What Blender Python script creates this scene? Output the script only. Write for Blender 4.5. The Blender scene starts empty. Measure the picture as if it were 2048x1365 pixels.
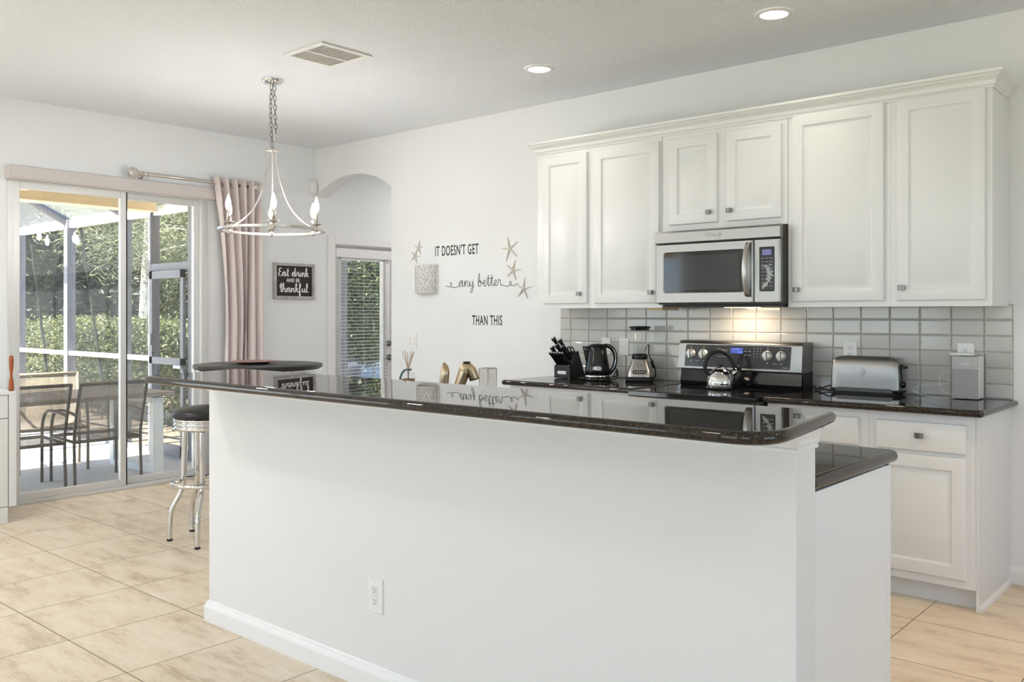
import bpy, bmesh, math, random
from mathutils import Vector, Matrix
S = bpy.context.scene
COL = S.collection
PI = math.pi
rnd = random.Random(7)

# ------------------------------------------------------------------ camera, world, sun, exposure
cd = bpy.data.cameras.new('camera')
cam = bpy.data.objects.new('camera', cd); COL.objects.link(cam)
cam.location = (0, 0, 1.35)
cam.rotation_euler = (PI/2, 0, PI/2 - 0.85452)      # level camera, shifted lens
cd.sensor_width = 36.0
cd.lens = 1788.0/2048*36
cd.shift_y = -(682.5-628.5)/2048
cd.clip_start = 0.02; cd.clip_end = 300
S.camera = cam
S.view_settings.view_transform = 'Standard'
S.view_settings.look = 'None'
S.view_settings.gamma = 1
S.view_settings.use_curve_mapping = False
S.view_settings.exposure = 0.0
S.cycles.transparent_max_bounces = 32

W = bpy.data.worlds.new('sky'); S.world = W; W.use_nodes = True
wn = W.node_tree
bg = wn.nodes['Background']
sky = wn.nodes.new('ShaderNodeTexSky')
sky.sky_type = 'HOSEK_WILKIE'; sky.turbidity = 3.5; sky.ground_albedo = 0.5
sky.sun_direction = Vector((0.0, -0.6, 0.8)).normalized()
wn.links.new(sky.outputs[0], bg.inputs[0])
bg.inputs[1].default_value = 12.0

def lamp(name, kind, loc, energy, color=(1, 1, 1), **kw):
    l = bpy.data.lights.new(name, kind); l.energy = energy; l.color = color
    for k, v in kw.items():
        if k not in ('aim',): setattr(l, k, v)
    o = bpy.data.objects.new(name, l); COL.objects.link(o); o.location = loc
    if 'aim' in kw: o.rotation_euler = Vector(kw['aim']).to_track_quat('-Z', 'Y').to_euler()
    return o
lamp('sun', 'SUN', (-8, -6, 12), 42.0, (1, .95, .87), angle=.009, aim=(.03, .72, -1))
# added area lamps at made-up window openings, tilted up to brighten the ceiling
WIN_BACK = [(-5.6, -3.6), (-2.9, -0.9), (-0.2, 1.6)]
for a, b in WIN_BACK:
    lamp('window_daylight', 'AREA', ((a+b)/2, -3.02, 1.45), 10, (.88, .95, 1), shape='RECTANGLE', size=b-a-.1, size_y=1.9, aim=(0, 1, 1.5))
lamp('window_daylight', 'AREA', (2.52, 1.6, 1.45), 8, (.95, .97, 1), shape='RECTANGLE', size=2.2, size_y=1.9, aim=(-1, 0, 1.2))
lamp('window_daylight', 'AREA', (-6.72, -1.2, 1.25), 24, (.88, .95, 1), shape='RECTANGLE', size=2.3, size_y=2.6, aim=(1, 0, .8))

# ------------------------------------------------------------------ materials
def mat(name, color, rough=.5, metal=0., spec=.5, coat=0., emit=None, es=0., aniso=0., trans=0., ior=1.45, alpha=1., sheen=0.):
    m = bpy.data.materials.new(name); m.use_nodes = True
    p = m.node_tree.nodes['Principled BSDF']
    p.inputs['Base Color'].default_value = (*color, 1)
    p.inputs['Roughness'].default_value = rough
    p.inputs['Metallic'].default_value = metal
    p.inputs['Specular IOR Level'].default_value = spec
    p.inputs['Coat Weight'].default_value = coat
    p.inputs['Coat Roughness'].default_value = .04
    p.inputs['Transmission Weight'].default_value = trans
    p.inputs['IOR'].default_value = ior
    p.inputs['Alpha'].default_value = alpha
    p.inputs['Anisotropic'].default_value = aniso
    p.inputs['Sheen Weight'].default_value = sheen
    if emit:
        p.inputs['Emission Color'].default_value = (*emit, 1)
        p.inputs['Emission Strength'].default_value = es
    return m
def nodes(m): return m.node_tree.nodes, m.node_tree.links, m.node_tree.nodes['Principled BSDF']
def bump(m, scale, strength, dist=.002, detail=2., kind='noise', stretch=(1, 1, 1), lo=None, hi=None):
    n, l, p = nodes(m)
    tc = n.new('ShaderNodeTexCoord'); mp = n.new('ShaderNodeMapping')
    mp.inputs['Scale'].default_value = stretch
    l.new(tc.outputs['Object'], mp.inputs['Vector'])
    t = n.new('ShaderNodeTexNoise'); t.inputs['Scale'].default_value = scale; t.inputs['Detail'].default_value = detail
    l.new(mp.outputs[0], t.inputs['Vector'])
    out = t.outputs[0]
    if lo is not None:
        r = n.new('ShaderNodeMapRange'); r.inputs[1].default_value = lo; r.inputs[2].default_value = hi
        l.new(out, r.inputs[0]); out = r.outputs[0]
    b = n.new('ShaderNodeBump'); b.inputs['Strength'].default_value = strength; b.inputs['Distance'].default_value = dist
    l.new(out, b.inputs['Height']); l.new(b.outputs[0], p.inputs['Normal'])
    return m
def mottle(m, stops, scale=5., detail=6., stretch=(1, 1, 1), rough=.55, dist=0.):
    """noise -> colour ramp -> base colour"""
    n, l, p = nodes(m)
    tc = n.new('ShaderNodeTexCoord'); mp = n.new('ShaderNodeMapping'); mp.inputs['Scale'].default_value = stretch
    l.new(tc.outputs['Object'], mp.inputs['Vector'])
    t = n.new('ShaderNodeTexNoise'); t.inputs['Scale'].default_value = scale; t.inputs['Detail'].default_value = detail
    t.inputs['Roughness'].default_value = rough; t.inputs['Distortion'].default_value = dist
    l.new(mp.outputs[0], t.inputs['Vector'])
    r = n.new('ShaderNodeValToRGB'); e = r.color_ramp.elements
    while len(e) < len(stops): e.new(.5)
    for i, (pos, c) in enumerate(stops): e[i].position = pos; e[i].color = (*c, 1)
    l.new(t.outputs[0], r.inputs[0]); l.new(r.outputs[0], p.inputs['Base Color'])
    return r
def brushed(m, stretch, s=.15):
    return bump(m, 60, s, .0006, 3, stretch=stretch)
def thin_glass(name, tint=(1, 1, 1), gloss=1.0):
    m = bpy.data.materials.new(name); m.use_nodes = True
    n, l = m.node_tree.nodes, m.node_tree.links
    n.remove(n['Principled BSDF'])
    fr = n.new('ShaderNodeFresnel'); gm = n.new('ShaderNodeNewGeometry'); im = n.new('ShaderNodeMapRange')
    im.inputs[3].default_value = 1.5; im.inputs[4].default_value = 1/1.5      # same reflectance from both sides of the pane
    l.new(gm.outputs['Backfacing'], im.inputs[0]); l.new(im.outputs[0], fr.inputs[0])
    tr = n.new('ShaderNodeBsdfTransparent'); tr.inputs[0].default_value = (*tint, 1)
    gl = n.new('ShaderNodeBsdfGlossy'); gl.inputs['Roughness'].default_value = .005
    gl.inputs[0].default_value = (gloss, gloss, gloss, 1)
    mx = n.new('ShaderNodeMixShader')
    l.new(fr.outputs[0], mx.inputs[0]); l.new(tr.outputs[0], mx.inputs[1]); l.new(gl.outputs[0], mx.inputs[2])
    l.new(mx.outputs[0], n['Material Output'].inputs[0])
    return m
def see_through(name, color, amount):
    m = bpy.data.materials.new(name); m.use_nodes = True
    n, l = m.node_tree.nodes, m.node_tree.links
    p = n['Principled BSDF']; p.inputs['Base Color'].default_value = (*color, 1); p.inputs['Roughness'].default_value = .8
    tr = n.new('ShaderNodeBsdfTransparent'); mx = n.new('ShaderNodeMixShader'); mx.inputs[0].default_value = amount
    l.new(tr.outputs[0], mx.inputs[1]); l.new(p.outputs[0], mx.inputs[2])
    l.new(mx.outputs[0], n['Material Output'].inputs[0])
    return m

m_wall = bump(mat('wall_paint', (.825, .835, .852), .75, spec=.25), 260, .12, .002, 3)
m_ceil = bump(mat('ceiling_paint', (.86, .885, .92), .85, spec=.2), 95, .5, .006, 3, lo=.42, hi=.66)
m_trim = mat('white_trim', (.84, .835, .83), .35)
m_cab = mat('white_cabinet_paint', (.80, .81, .82), .32)
m_island = bump(mat('island_paint', (.775, .77, .765), .6, spec=.3), 260, .12, .002, 3)
m_plastic = mat('white_plastic', (.82, .81, .80), .3)
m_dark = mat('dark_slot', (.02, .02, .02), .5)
m_alu = mat('brushed_aluminium', (.62, .62, .63), .35, .85)
m_aluw = mat('satin_aluminium', (.70, .70, .70), .4, .35)
m_steel = brushed(mat('stainless_steel', (.32, .315, .305), .33, 1, aniso=.4), (1, 60, 60), .12)
m_steelv = brushed(mat('stainless_steel_upright', (.42, .41, .40), .28, 1), (60, 60, 1), .1)
m_chrome = mat('chrome', (.70, .70, .70), .06, 1)
m_nickel = mat('brushed_nickel', (.62, .58, .54), .28, 1)
m_knob = mat('cabinet_knob_metal', (.22, .21, .20), .32, 1)
m_bronze = brushed(mat('champagne_bronze', (.52, .40, .26), .3, 1), (60, 60, 2), .15)
m_black = mat('black_gloss', (.008, .008, .009), .12)
m_blackglass = mat('black_glass', (.01, .01, .011), .05, coat=.5)
m_blackmat = mat('black_matte', (.018, .018, .018), .5)
m_tabletop = bump(mat('black_laminate', (.022, .022, .023), .38), 300, .1, .001)
m_vinyl = mat('black_vinyl', (.015, .015, .016), .35)
m_panel = mat('charcoal_glass_panel', (.035, .036, .038), .12)
m_grey = mat('grey_grille', (.36, .36, .36), .7)
m_white = mat('white_gloss', (.80, .80, .79), .3)
m_screen = mat('blue_display', (.02, .03, .12), .2, emit=(.10, .16, .75), es=.55)
m_lettersoft = mat('pale_lettering', (.5, .5, .5), .5)
m_tile = mat('glass_tile', (.55, .545, .525), .14, spec=.55, coat=.3)
m_grout = mat('tile_grout', (.48, .42, .36), .8)
m_glass = thin_glass('window_glass', (.96, .98, .975))
m_clear = thin_glass('clear_vessel_glass', (.97, .98, .98))
m_curtain = bump(mat('satin_curtain', (.68, .595, .58), .45, sheen=.3), 220, .15, .001)
m_valance = mat('shade_fabric', (.60, .56, .55), .7)
m_galv = mottle and mat('galvanised_frame', (.50, .49, .46), .45, .4)
mottle(m_galv, [(.3, (.36, .35, .32)), (.7, (.58, .57, .54))], 14)
m_chalk = bump(mat('black_board', (.028, .024, .024), .6), 30, .2, .002, stretch=(1, 1, 8))
m_letterwhite = mat('white_lettering', (.82, .81, .80), .5)
m_decal = mat('charcoal_decal', (.035, .035, .037), .5)
m_star = mat('bleached_starfish', (.70, .65, .58), .8)
bump(m_star, 300, .5, .002)
m_ceramic = mat('white_ceramic', (.74, .73, .71), .5)
m_orange = mat('orange_wood', (.36, .095, .028), .35)
m_plate = mat('rose_copper_plate', (.36, .20, .18), .35, .6)
m_reed = mat('reed', (.50, .33, .23), .7)
m_teal = mat('teal_ribbon', (.10, .22, .22), .6)
m_amber = mat('potpourri', (.25, .15, .07), .6)
m_bulb = mat('lit_bulb', (1, .9, .75), .3, emit=(1, .96, .93), es=175)
m_lens = mat('lit_downlight_lens', (1, 1, 1), .4, emit=(1, .97, .92), es=9)
m_hoodlens = mat('lit_hood_lens', (1, .95, .85), .4, emit=(1, .82, .6), es=6)
m_cord = mat('black_cord', (.012, .012, .012), .5)
m_wcord = mat('white_cord', (.75, .75, .74), .5)
m_woodcab = mat('raw_wood_underside', (.50, .36, .22), .6)

# floor tile
m_floor = mat('floor_tile', (.6, .5, .38), .3)
def make_floor():
    n, l, p = nodes(m_floor)
    tc = n.new('ShaderNodeTexCoord'); sx = n.new('ShaderNodeSeparateXYZ'); l.new(tc.outputs['Object'], sx.inputs[0])
    def math_(op, a, b=None):
        k = n.new('ShaderNodeMath'); k.operation = op
        for i, v in enumerate((a, b)):
            if v is None: continue
            if isinstance(v, (int, float)): k.inputs[i].default_value = v
            else: l.new(v, k.inputs[i])
        return k.outputs[0]
    per = .5115
    lines = []; cells = []
    for ax, off in ((0, -3.812), (1, 2.096)):
        u = math_('DIVIDE', math_('SUBTRACT', sx.outputs[ax], off), per)
        f = math_('FRACT', u); cells.append(math_('FLOOR', u))
        d = math_('MULTIPLY', math_('MINIMUM', f, math_('SUBTRACT', 1., f)), per)
        lines.append(math_('LESS_THAN', d, .0026))
    g = math_('MAXIMUM', lines[0], lines[1])
    cell = n.new('ShaderNodeCombineXYZ'); l.new(cells[0], cell.inputs[0]); l.new(cells[1], cell.inputs[1])
    wnz = n.new('ShaderNodeTexWhiteNoise'); l.new(cell.outputs[0], wnz.inputs[0])
    va = n.new('ShaderNodeVectorMath'); va.operation = 'MULTIPLY_ADD'
    va.inputs[1].default_value = (9, 9, 9); l.new(wnz.outputs[1], va.inputs[0]); l.new(tc.outputs['Object'], va.inputs[2])
    def noise(scale, st, detail=8, rough=.6):
        mp = n.new('ShaderNodeMapping'); mp.inputs['Scale'].default_value = st; l.new(va.outputs[0], mp.inputs[0])
        t = n.new('ShaderNodeTexNoise'); t.inputs['Scale'].default_value = scale; t.inputs['Detail'].default_value = detail
        t.inputs['Roughness'].default_value = rough; l.new(mp.outputs[0], t.inputs[0]); return t.outputs[0]
    a = noise(3.0, (1, 3.2, 1)); b = noise(16, (1, 5, 1), 6, .7)
    mixn = math_('ADD', math_('MULTIPLY', a, .65), math_('MULTIPLY', b, .35))
    r = n.new('ShaderNodeValToRGB'); e = r.color_ramp.elements
    e[0].position = .34; e[0].color = (.50, .385, .265, 1); e[1].position = .66; e[1].color = (.84, .745, .61, 1)
    k = e.new(.48); k.color = (.74, .615, .465, 1)
    l.new(mixn, r.inputs[0])
    mx = n.new('ShaderNodeMix'); mx.data_type = 'RGBA'
    l.new(g, mx.inputs['Factor']); l.new(r.outputs[0], mx.inputs[6]); mx.inputs[7].default_value = (.21, .155, .10, 1)
    l.new(mx.outputs[2], p.inputs['Base Color'])
    rr = n.new('ShaderNodeMapRange'); rr.inputs[3].default_value = .22; rr.inputs[4].default_value = .42
    l.new(b, rr.inputs[0]); l.new(rr.outputs[0], p.inputs['Roughness'])
    bp = n.new('ShaderNodeBump'); bp.inputs['Strength'].default_value = .25; bp.inputs['Distance'].default_value = .002
    h = math_('SUBTRACT', mixn, g); l.new(h, bp.inputs['Height']); l.new(bp.outputs[0], p.inputs['Normal'])
make_floor()

# polished black-brown granite
m_granite = mat('polished_granite', (.01, .01, .01), .012, spec=.6)
mottle(m_granite, [(.30, (.007, .007, .007)), (.49, (.012, .010, .008)), (.59, (.050, .030, .014)), (.66, (.012, .011, .009)), (.78, (.12, .09, .06))], 110, 3, rough=.75)

# outdoors
m_concrete = mat('patio_concrete', (.60, .57, .55), .85); mottle(m_concrete, [(.35, (.50, .47, .45)), (.65, (.66, .63, .60))], 60, 5)
m_mulch = mat('mulch', (.25, .18, .12), .9); mottle(m_mulch, [(.3, (.12, .085, .06)), (.55, (.30, .23, .17)), (.75, (.46, .40, .33))], 30, 6)
m_lawn = mat('lawn', (.16, .18, .08), .9); mottle(m_lawn, [(.3, (.09, .10, .05)), (.7, (.25, .24, .13))], 4, 8)
m_frame = mat('bronze_screen_frame', (.20, .195, .225), .5, .1)
m_vine = mat('vine_cable', (.014, .015, .010), .9)
m_framew = mat('white_screen_rail', (.78, .79, .82), .4)
m_net = see_through('insect_screen', (.13, .14, .15), .12)
m_netroof = see_through('roof_screen_mesh', (.42, .44, .50), .45)
m_cream = bump(mat('cream_stucco', (.72, .60, .42), .85), 120, .3, .004)
m_sling = see_through('sling_mesh', (.26, .23, .195), .62)
m_slinglight = see_through('sling_mesh_light', (.20, .17, .135), .7)
m_chairframe = mat('taupe_chair_frame', (.10, .088, .078), .45)
m_chairframel = mat('tan_chair_frame', (.24, .19, .135), .45)
m_patiotop = mat('weathered_table_top', (.32, .27, .235), .6); mottle(m_patiotop, [(.3, (.22, .18, .15)), (.7, (.40, .34, .30))], 8, 5, stretch=(12, 1, 1))
m_bark = mat('bark', (.34, .29, .25), .9); mottle(m_bark, [(.3, (.16, .13, .11)), (.7, (.50, .45, .40))], 14, 6, stretch=(1, 1, .2))
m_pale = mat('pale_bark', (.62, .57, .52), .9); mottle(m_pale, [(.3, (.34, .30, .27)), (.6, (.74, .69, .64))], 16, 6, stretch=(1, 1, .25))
def leafmat(name, c0, c1):
    m = mat(name, c0, .5)
    n, l, p = nodes(m)
    oi = n.new('ShaderNodeNewGeometry'); r = n.new('ShaderNodeValToRGB')
    r.color_ramp.elements[0].color = (*c0, 1); r.color_ramp.elements[1].color = (*c1, 1)
    l.new(oi.outputs['Random Per Island'], r.inputs[0]); l.new(r.outputs[0], p.inputs['Base Color'])
    tr = n.new('ShaderNodeBsdfTranslucent'); l.new(r.outputs[0], tr.inputs[0])
    mx = n.new('ShaderNodeMixShader'); mx.inputs[0].default_value = .35
    l.new(p.outputs[0], mx.inputs[1]); l.new(tr.outputs[0], mx.inputs[2]); l.new(mx.outputs[0], n['Material Output'].inputs[0])
    return m
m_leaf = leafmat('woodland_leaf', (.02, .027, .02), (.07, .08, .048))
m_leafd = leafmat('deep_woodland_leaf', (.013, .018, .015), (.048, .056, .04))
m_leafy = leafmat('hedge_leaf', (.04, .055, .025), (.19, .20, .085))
m_leafs = leafmat('sunlit_leaf', (.09, .12, .06), (.34, .37, .18))  # leaf colour itself lightened so the far shaded trees look sunlit
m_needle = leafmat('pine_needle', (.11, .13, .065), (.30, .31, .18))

# ------------------------------------------------------------------ builders
def crs(pts, n=8, closed=False):
    """Catmull-Rom through points of any dimension"""
    P = [tuple(p) for p in pts]; out = []; N = len(P)
    rng = range(N) if closed else range(N-1)
    for i in rng:
        if closed: p0, p1, p2, p3 = P[(i-1) % N], P[i], P[(i+1) % N], P[(i+2) % N]
        else: p0, p1, p2, p3 = P[max(i-1, 0)], P[i], P[i+1], P[min(i+2, N-1)]
        for k in range(n):
            t = k/n
            out.append(tuple(.5*((2*b)+(c-a)*t+(2*a-5*b+4*c-d)*t*t+(3*b-a-3*c+d)*t*t*t) for a, b, c, d in zip(p0, p1, p2, p3)))
    if not closed: out.append(P[-1])
    return out

class B:
    """collects shapes into one mesh; world coordinates unless local=True"""
    def __init__(s, parent=None, local=False):
        s.bm = bmesh.new(); s.p = parent; s.local = local
    def faces(s, vs, fs, smooth=False):
        v = [s.bm.verts.new(p) for p in vs]
        for f in fs:
            try:
                q = s.bm.faces.new([v[i] for i in f]); q.smooth = smooth
            except ValueError: pass
        return v
    def box(s, x0, x1, y0, y1, z0, z1, bev=0, seg=2, rot=None, at=None):
        t = bmesh.new(); bmesh.ops.create_cube(t, size=1)
        for v in t.verts: v.co = Vector(((x0+x1)/2+v.co.x*(x1-x0), (y0+y1)/2+v.co.y*(y1-y0), (z0+z1)/2+v.co.z*(z1-z0)))
        if bev: bmesh.ops.bevel(t, geom=list(t.edges), offset=bev, segments=seg, affect='EDGES', profile=.5)
        if rot is not None:
            c = Vector(at) if at else Vector(((x0+x1)/2, (y0+y1)/2, (z0+z1)/2))
            for v in t.verts: v.co = c+rot @ (v.co-c)
        s.merge(t, bev > 0); return s
    def merge(s, t, smooth=False):
        t.verts.ensure_lookup_table()
        for i, v in enumerate(t.verts): v.index = i
        vs = [v.co.copy() for v in t.verts]; fs = [[v.index for v in f.verts] for f in t.faces]
        t.free(); s.faces(vs, fs, False); return s
    def tube(s, path, r, n=10, closed=False, caps=True, flat=1.0):
        P = [Vector(p) for p in path]; N = len(P)
        R = r if isinstance(r, (list, tuple)) else [r]*N
        rings = []; up = None
        for i in range(N):
            a = P[(i-1) % N] if (closed or i > 0) else P[i]; b = P[(i+1) % N] if (closed or i < N-1) else P[i]
            t = (b-a)
            if t.length < 1e-9: t = Vector((0, 0, 1))
            t.normalize()
            if up is None:
                up = Vector((0, 0, 1)) if abs(t.z) < .9 else Vector((1, 0, 0))
            u = up-t*up.dot(t)
            if u.length < 1e-6: u = t.orthogonal()
            u.normalize(); w = t.cross(u); up = u
            rings.append([s.bm.verts.new(P[i]+(u*math.cos(k*2*PI/n)+w*math.sin(k*2*PI/n)*flat)*R[i]) for k in range(n)])
        M = N if closed else N-1
        for i in range(M):
            A, C = rings[i], rings[(i+1) % N]
            for k in range(n):
                f = s.bm.faces.new((A[k], A[(k+1) % n], C[(k+1) % n], C[k])); f.smooth = True
        if caps and not closed:
            s.bm.faces.new(rings[0][::-1]); s.bm.faces.new(rings[-1])
        return s
    def lathe(s, prof, c=(0, 0, 0), n=32, axis='Z', caps=True, sx=1., sy=1.):
        """prof: (radius, height) list, revolved round an axis through c"""
        rings = []
        for r, h in prof:
            ring = []
            for k in range(n):
                a = k*2*PI/n; x, y = r*math.cos(a)*sx, r*math.sin(a)*sy
                if axis == 'Z': q = (c[0]+x, c[1]+y, c[2]+h)
                elif axis == 'Y': q = (c[0]+x, c[1]+h, c[2]+y)
                else: q = (c[0]+h, c[1]+x, c[2]+y)
                ring.append(s.bm.verts.new(q))
            rings.append(ring)
        for A, C in zip(rings, rings[1:]):
            for k in range(n):
                f = s.bm.faces.new((A[k], A[(k+1) % n], C[(k+1) % n], C[k])); f.smooth = True
        if caps:
            for ring, rv in ((rings[0], True), (rings[-1], False)):
                try: s.bm.faces.new(ring[::-1] if rv else ring)
                except ValueError: pass
        return s
    def loops(s, rings, cap0=False, cap1=True, smooth=False, closed=True):
        """bridge equal-length point rings"""
        V = [[s.bm.verts.new(p) for p in r] for r in rings]
        n = len(V[0])
        for A, C in zip(V, V[1:]):
            for k in range(n if closed else n-1):
                f = s.bm.faces.new((A[k], A[(k+1) % n], C[(k+1) % n], C[k])); f.smooth = smooth
        if cap0: s.bm.faces.new(V[0][::-1])
        if cap1: s.bm.faces.new(V[-1])
        return s
    def prism(s, poly, a, b, axis='Z'):
        def q(u, v, w): return {'Z': (u, v, w), 'Y': (u, w, v), 'X': (w, u, v)}[axis]
        return s.loops([[q(u, v, a) for u, v in poly], [q(u, v, b) for u, v in poly]], True, True)
    def ball(s, c, r, n=12, sz=1.):
        prof = [(r*math.sin(PI*i/n), -r*sz*math.cos(PI*i/n)) for i in range(n+1)]
        prof[0] = (1e-4, prof[0][1]); prof[-1] = (1e-4, prof[-1][1])
        return s.lathe(prof, c, 2*n)
    def ribbon(s, pts, w, plane, depth=.0006, brush=True):
        """pen stroke: pts (u,v); plane maps (u,v,d) to space"""
        N = len(pts); L = []; R = []
        s.k = getattr(s, 'k', 0)
        for i in range(N):
            (x0, y0), (x1, y1) = pts[max(i-1, 0)], pts[min(i+1, N-1)]
            dx, dy = x1-x0, y1-y0; l = math.hypot(dx, dy) or 1e-9
            ww = w*(.55+.75*abs(dy)/l*(1 if dy < 0 else .35)) if brush else w
            nx, ny = -dy/l*ww/2, dx/l*ww/2; s.k += 1; d = depth+s.k*1.2e-6
            L.append(s.bm.verts.new(plane(pts[i][0]+nx, pts[i][1]+ny, d))); R.append(s.bm.verts.new(plane(pts[i][0]-nx, pts[i][1]-ny, d)))
        for i in range(N-1): s.bm.faces.new((L[i], L[i+1], R[i+1], R[i]))
        return s
    def build(s, name, m=None, smooth=None):
        me = bpy.data.meshes.new(name)
        if s.p is not None and not s.local:
            r = s.p
            while r.parent: r = r.parent
            mw = Matrix.Translation(r.location) @ r.rotation_euler.to_matrix().to_4x4()
            inv = mw.inverted()
            for v in s.bm.verts: v.co = inv @ v.co
        bmesh.ops.recalc_face_normals(s.bm, faces=s.bm.faces)
        if smooth is not None:
            for f in s.bm.faces: f.smooth = smooth
        s.bm.to_mesh(me); s.bm.free()
        if m: me.materials.append(m)
        o = bpy.data.objects.new(name, me); COL.objects.link(o)
        if s.p is not None: o.parent = s.p
        return o
def auto_smooth(o, ang=35):
    for p in o.data.polygons: p.use_smooth = True
    bm = bmesh.new(); bm.from_mesh(o.data)
    for e in bm.edges:
        if len(e.link_faces) == 2 and e.calc_face_angle(0) > math.radians(ang): e.smooth = False
    bm.to_mesh(o.data); bm.free(); return o

def thing(name, label, cat, loc=(0, 0, 0), rz=0, group=None):
    o = bpy.data.objects.new(name, None); COL.objects.link(o)
    o.location = loc; o.rotation_euler = (0, 0, rz); o.empty_display_size = .05
    return tag(o, label, cat, group)
def tag(o, label, cat, group=None):
    o['label'] = label; o['category'] = cat
    if group: o['group'] = group
    return o
def struct(o):
    o['kind'] = 'structure'; return o
def part_label(o, s): o['label'] = s; return o
def copy_tree(o, parent=None):
    c = o.copy(); COL.objects.link(c)
    if parent is not None: c.parent = parent
    for ch in list(o.children): copy_tree(ch, c)
    return c
def offset_poly(poly, d):
    """inset a CCW polygon by d"""
    n = len(poly); out = []
    for i in range(n):
        a, b, c = Vector(poly[i-1]), Vector(poly[i]), Vector(poly[(i+1) % n])
        e1 = (b-a).normalized(); e2 = (c-b).normalized()
        n1 = Vector((-e1.y, e1.x)); n2 = Vector((-e2.y, e2.x))
        k = n1+n2; k /= max(k.dot(k)/2, .3)
        out.append((b.x+k.x*d, b.y+k.y*d))
    return out
def round_poly(poly, radii, seg=6):
    out = []; n = len(poly)
    for i in range(n):
        r = radii[i] if isinstance(radii, (list, tuple)) else radii
        b = Vector(poly[i])
        if r <= 0: out.append(tuple(b)); continue
        a, c = Vector(poly[i-1]), Vector(poly[(i+1) % n])
        p0 = b+(a-b).normalized()*r; p1 = b+(c-b).normalized()*r
        for k in range(seg+1):
            t = k/seg; out.append(tuple((1-t)**2*p0+2*t*(1-t)*b+t*t*p1))
    return out
def slab(b, poly, z0, z1, seg=8, r=None):
    """stone slab with full bullnose edges; poly is the outermost outline (CCW)"""
    r = r or (z1-z0)/2; zc = (z0+z1)/2; rings = []
    for i in range(seg+1):
        a = -PI/2+PI*i/seg
        rings.append([(x, y, zc+(z1-z0)/2*math.sin(a)) for x, y in offset_poly(poly, r*(1-math.cos(a)))])
    b.loops(rings, True, True, smooth=True)
    return b
def slab_flat(o, z0, z1):
    auto_smooth(o, 40)
    bm = bmesh.new(); bm.from_mesh(o.data)
    for f in bm.faces:
        if len(f.verts) > 4:
            f.smooth = False
            for e in f.edges: e.smooth = False
    bm.to_mesh(o.data); bm.free(); return o

FACES = {
    '-Y': lambda x, y, z: (lambda u, v, d: (x+u, y-d, z+v)),
    '+X': lambda x, y, z: (lambda u, v, d: (x+d, y+u, z+v)),
}
def text_into(b, s, size, plane, depth=.0008, xs=1., bold=0., align='CENTER'):
    """lettering set in the built-in font, mapped onto a plane"""
    cu = bpy.data.curves.new('letters', 'FONT'); cu.body = s; cu.size = size; cu.align_x = align
    cu.offset = bold; cu.space_character = 1.12; cu.extrude = .5; cu.resolution_u = 4
    o = bpy.data.objects.new('letters', cu); COL.objects.link(o)
    dg = bpy.context.evaluated_depsgraph_get(); dg.update()
    me = bpy.data.meshes.new_from_object(o.evaluated_get(dg))
    b.faces([plane(v.co.x*xs, v.co.y, depth if v.co.z > 0 else 0) for v in me.vertices], [list(p.vertices) for p in me.polygons])
    bpy.data.objects.remove(o); bpy.data.curves.remove(cu); bpy.data.meshes.remove(me)
    return b

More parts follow.
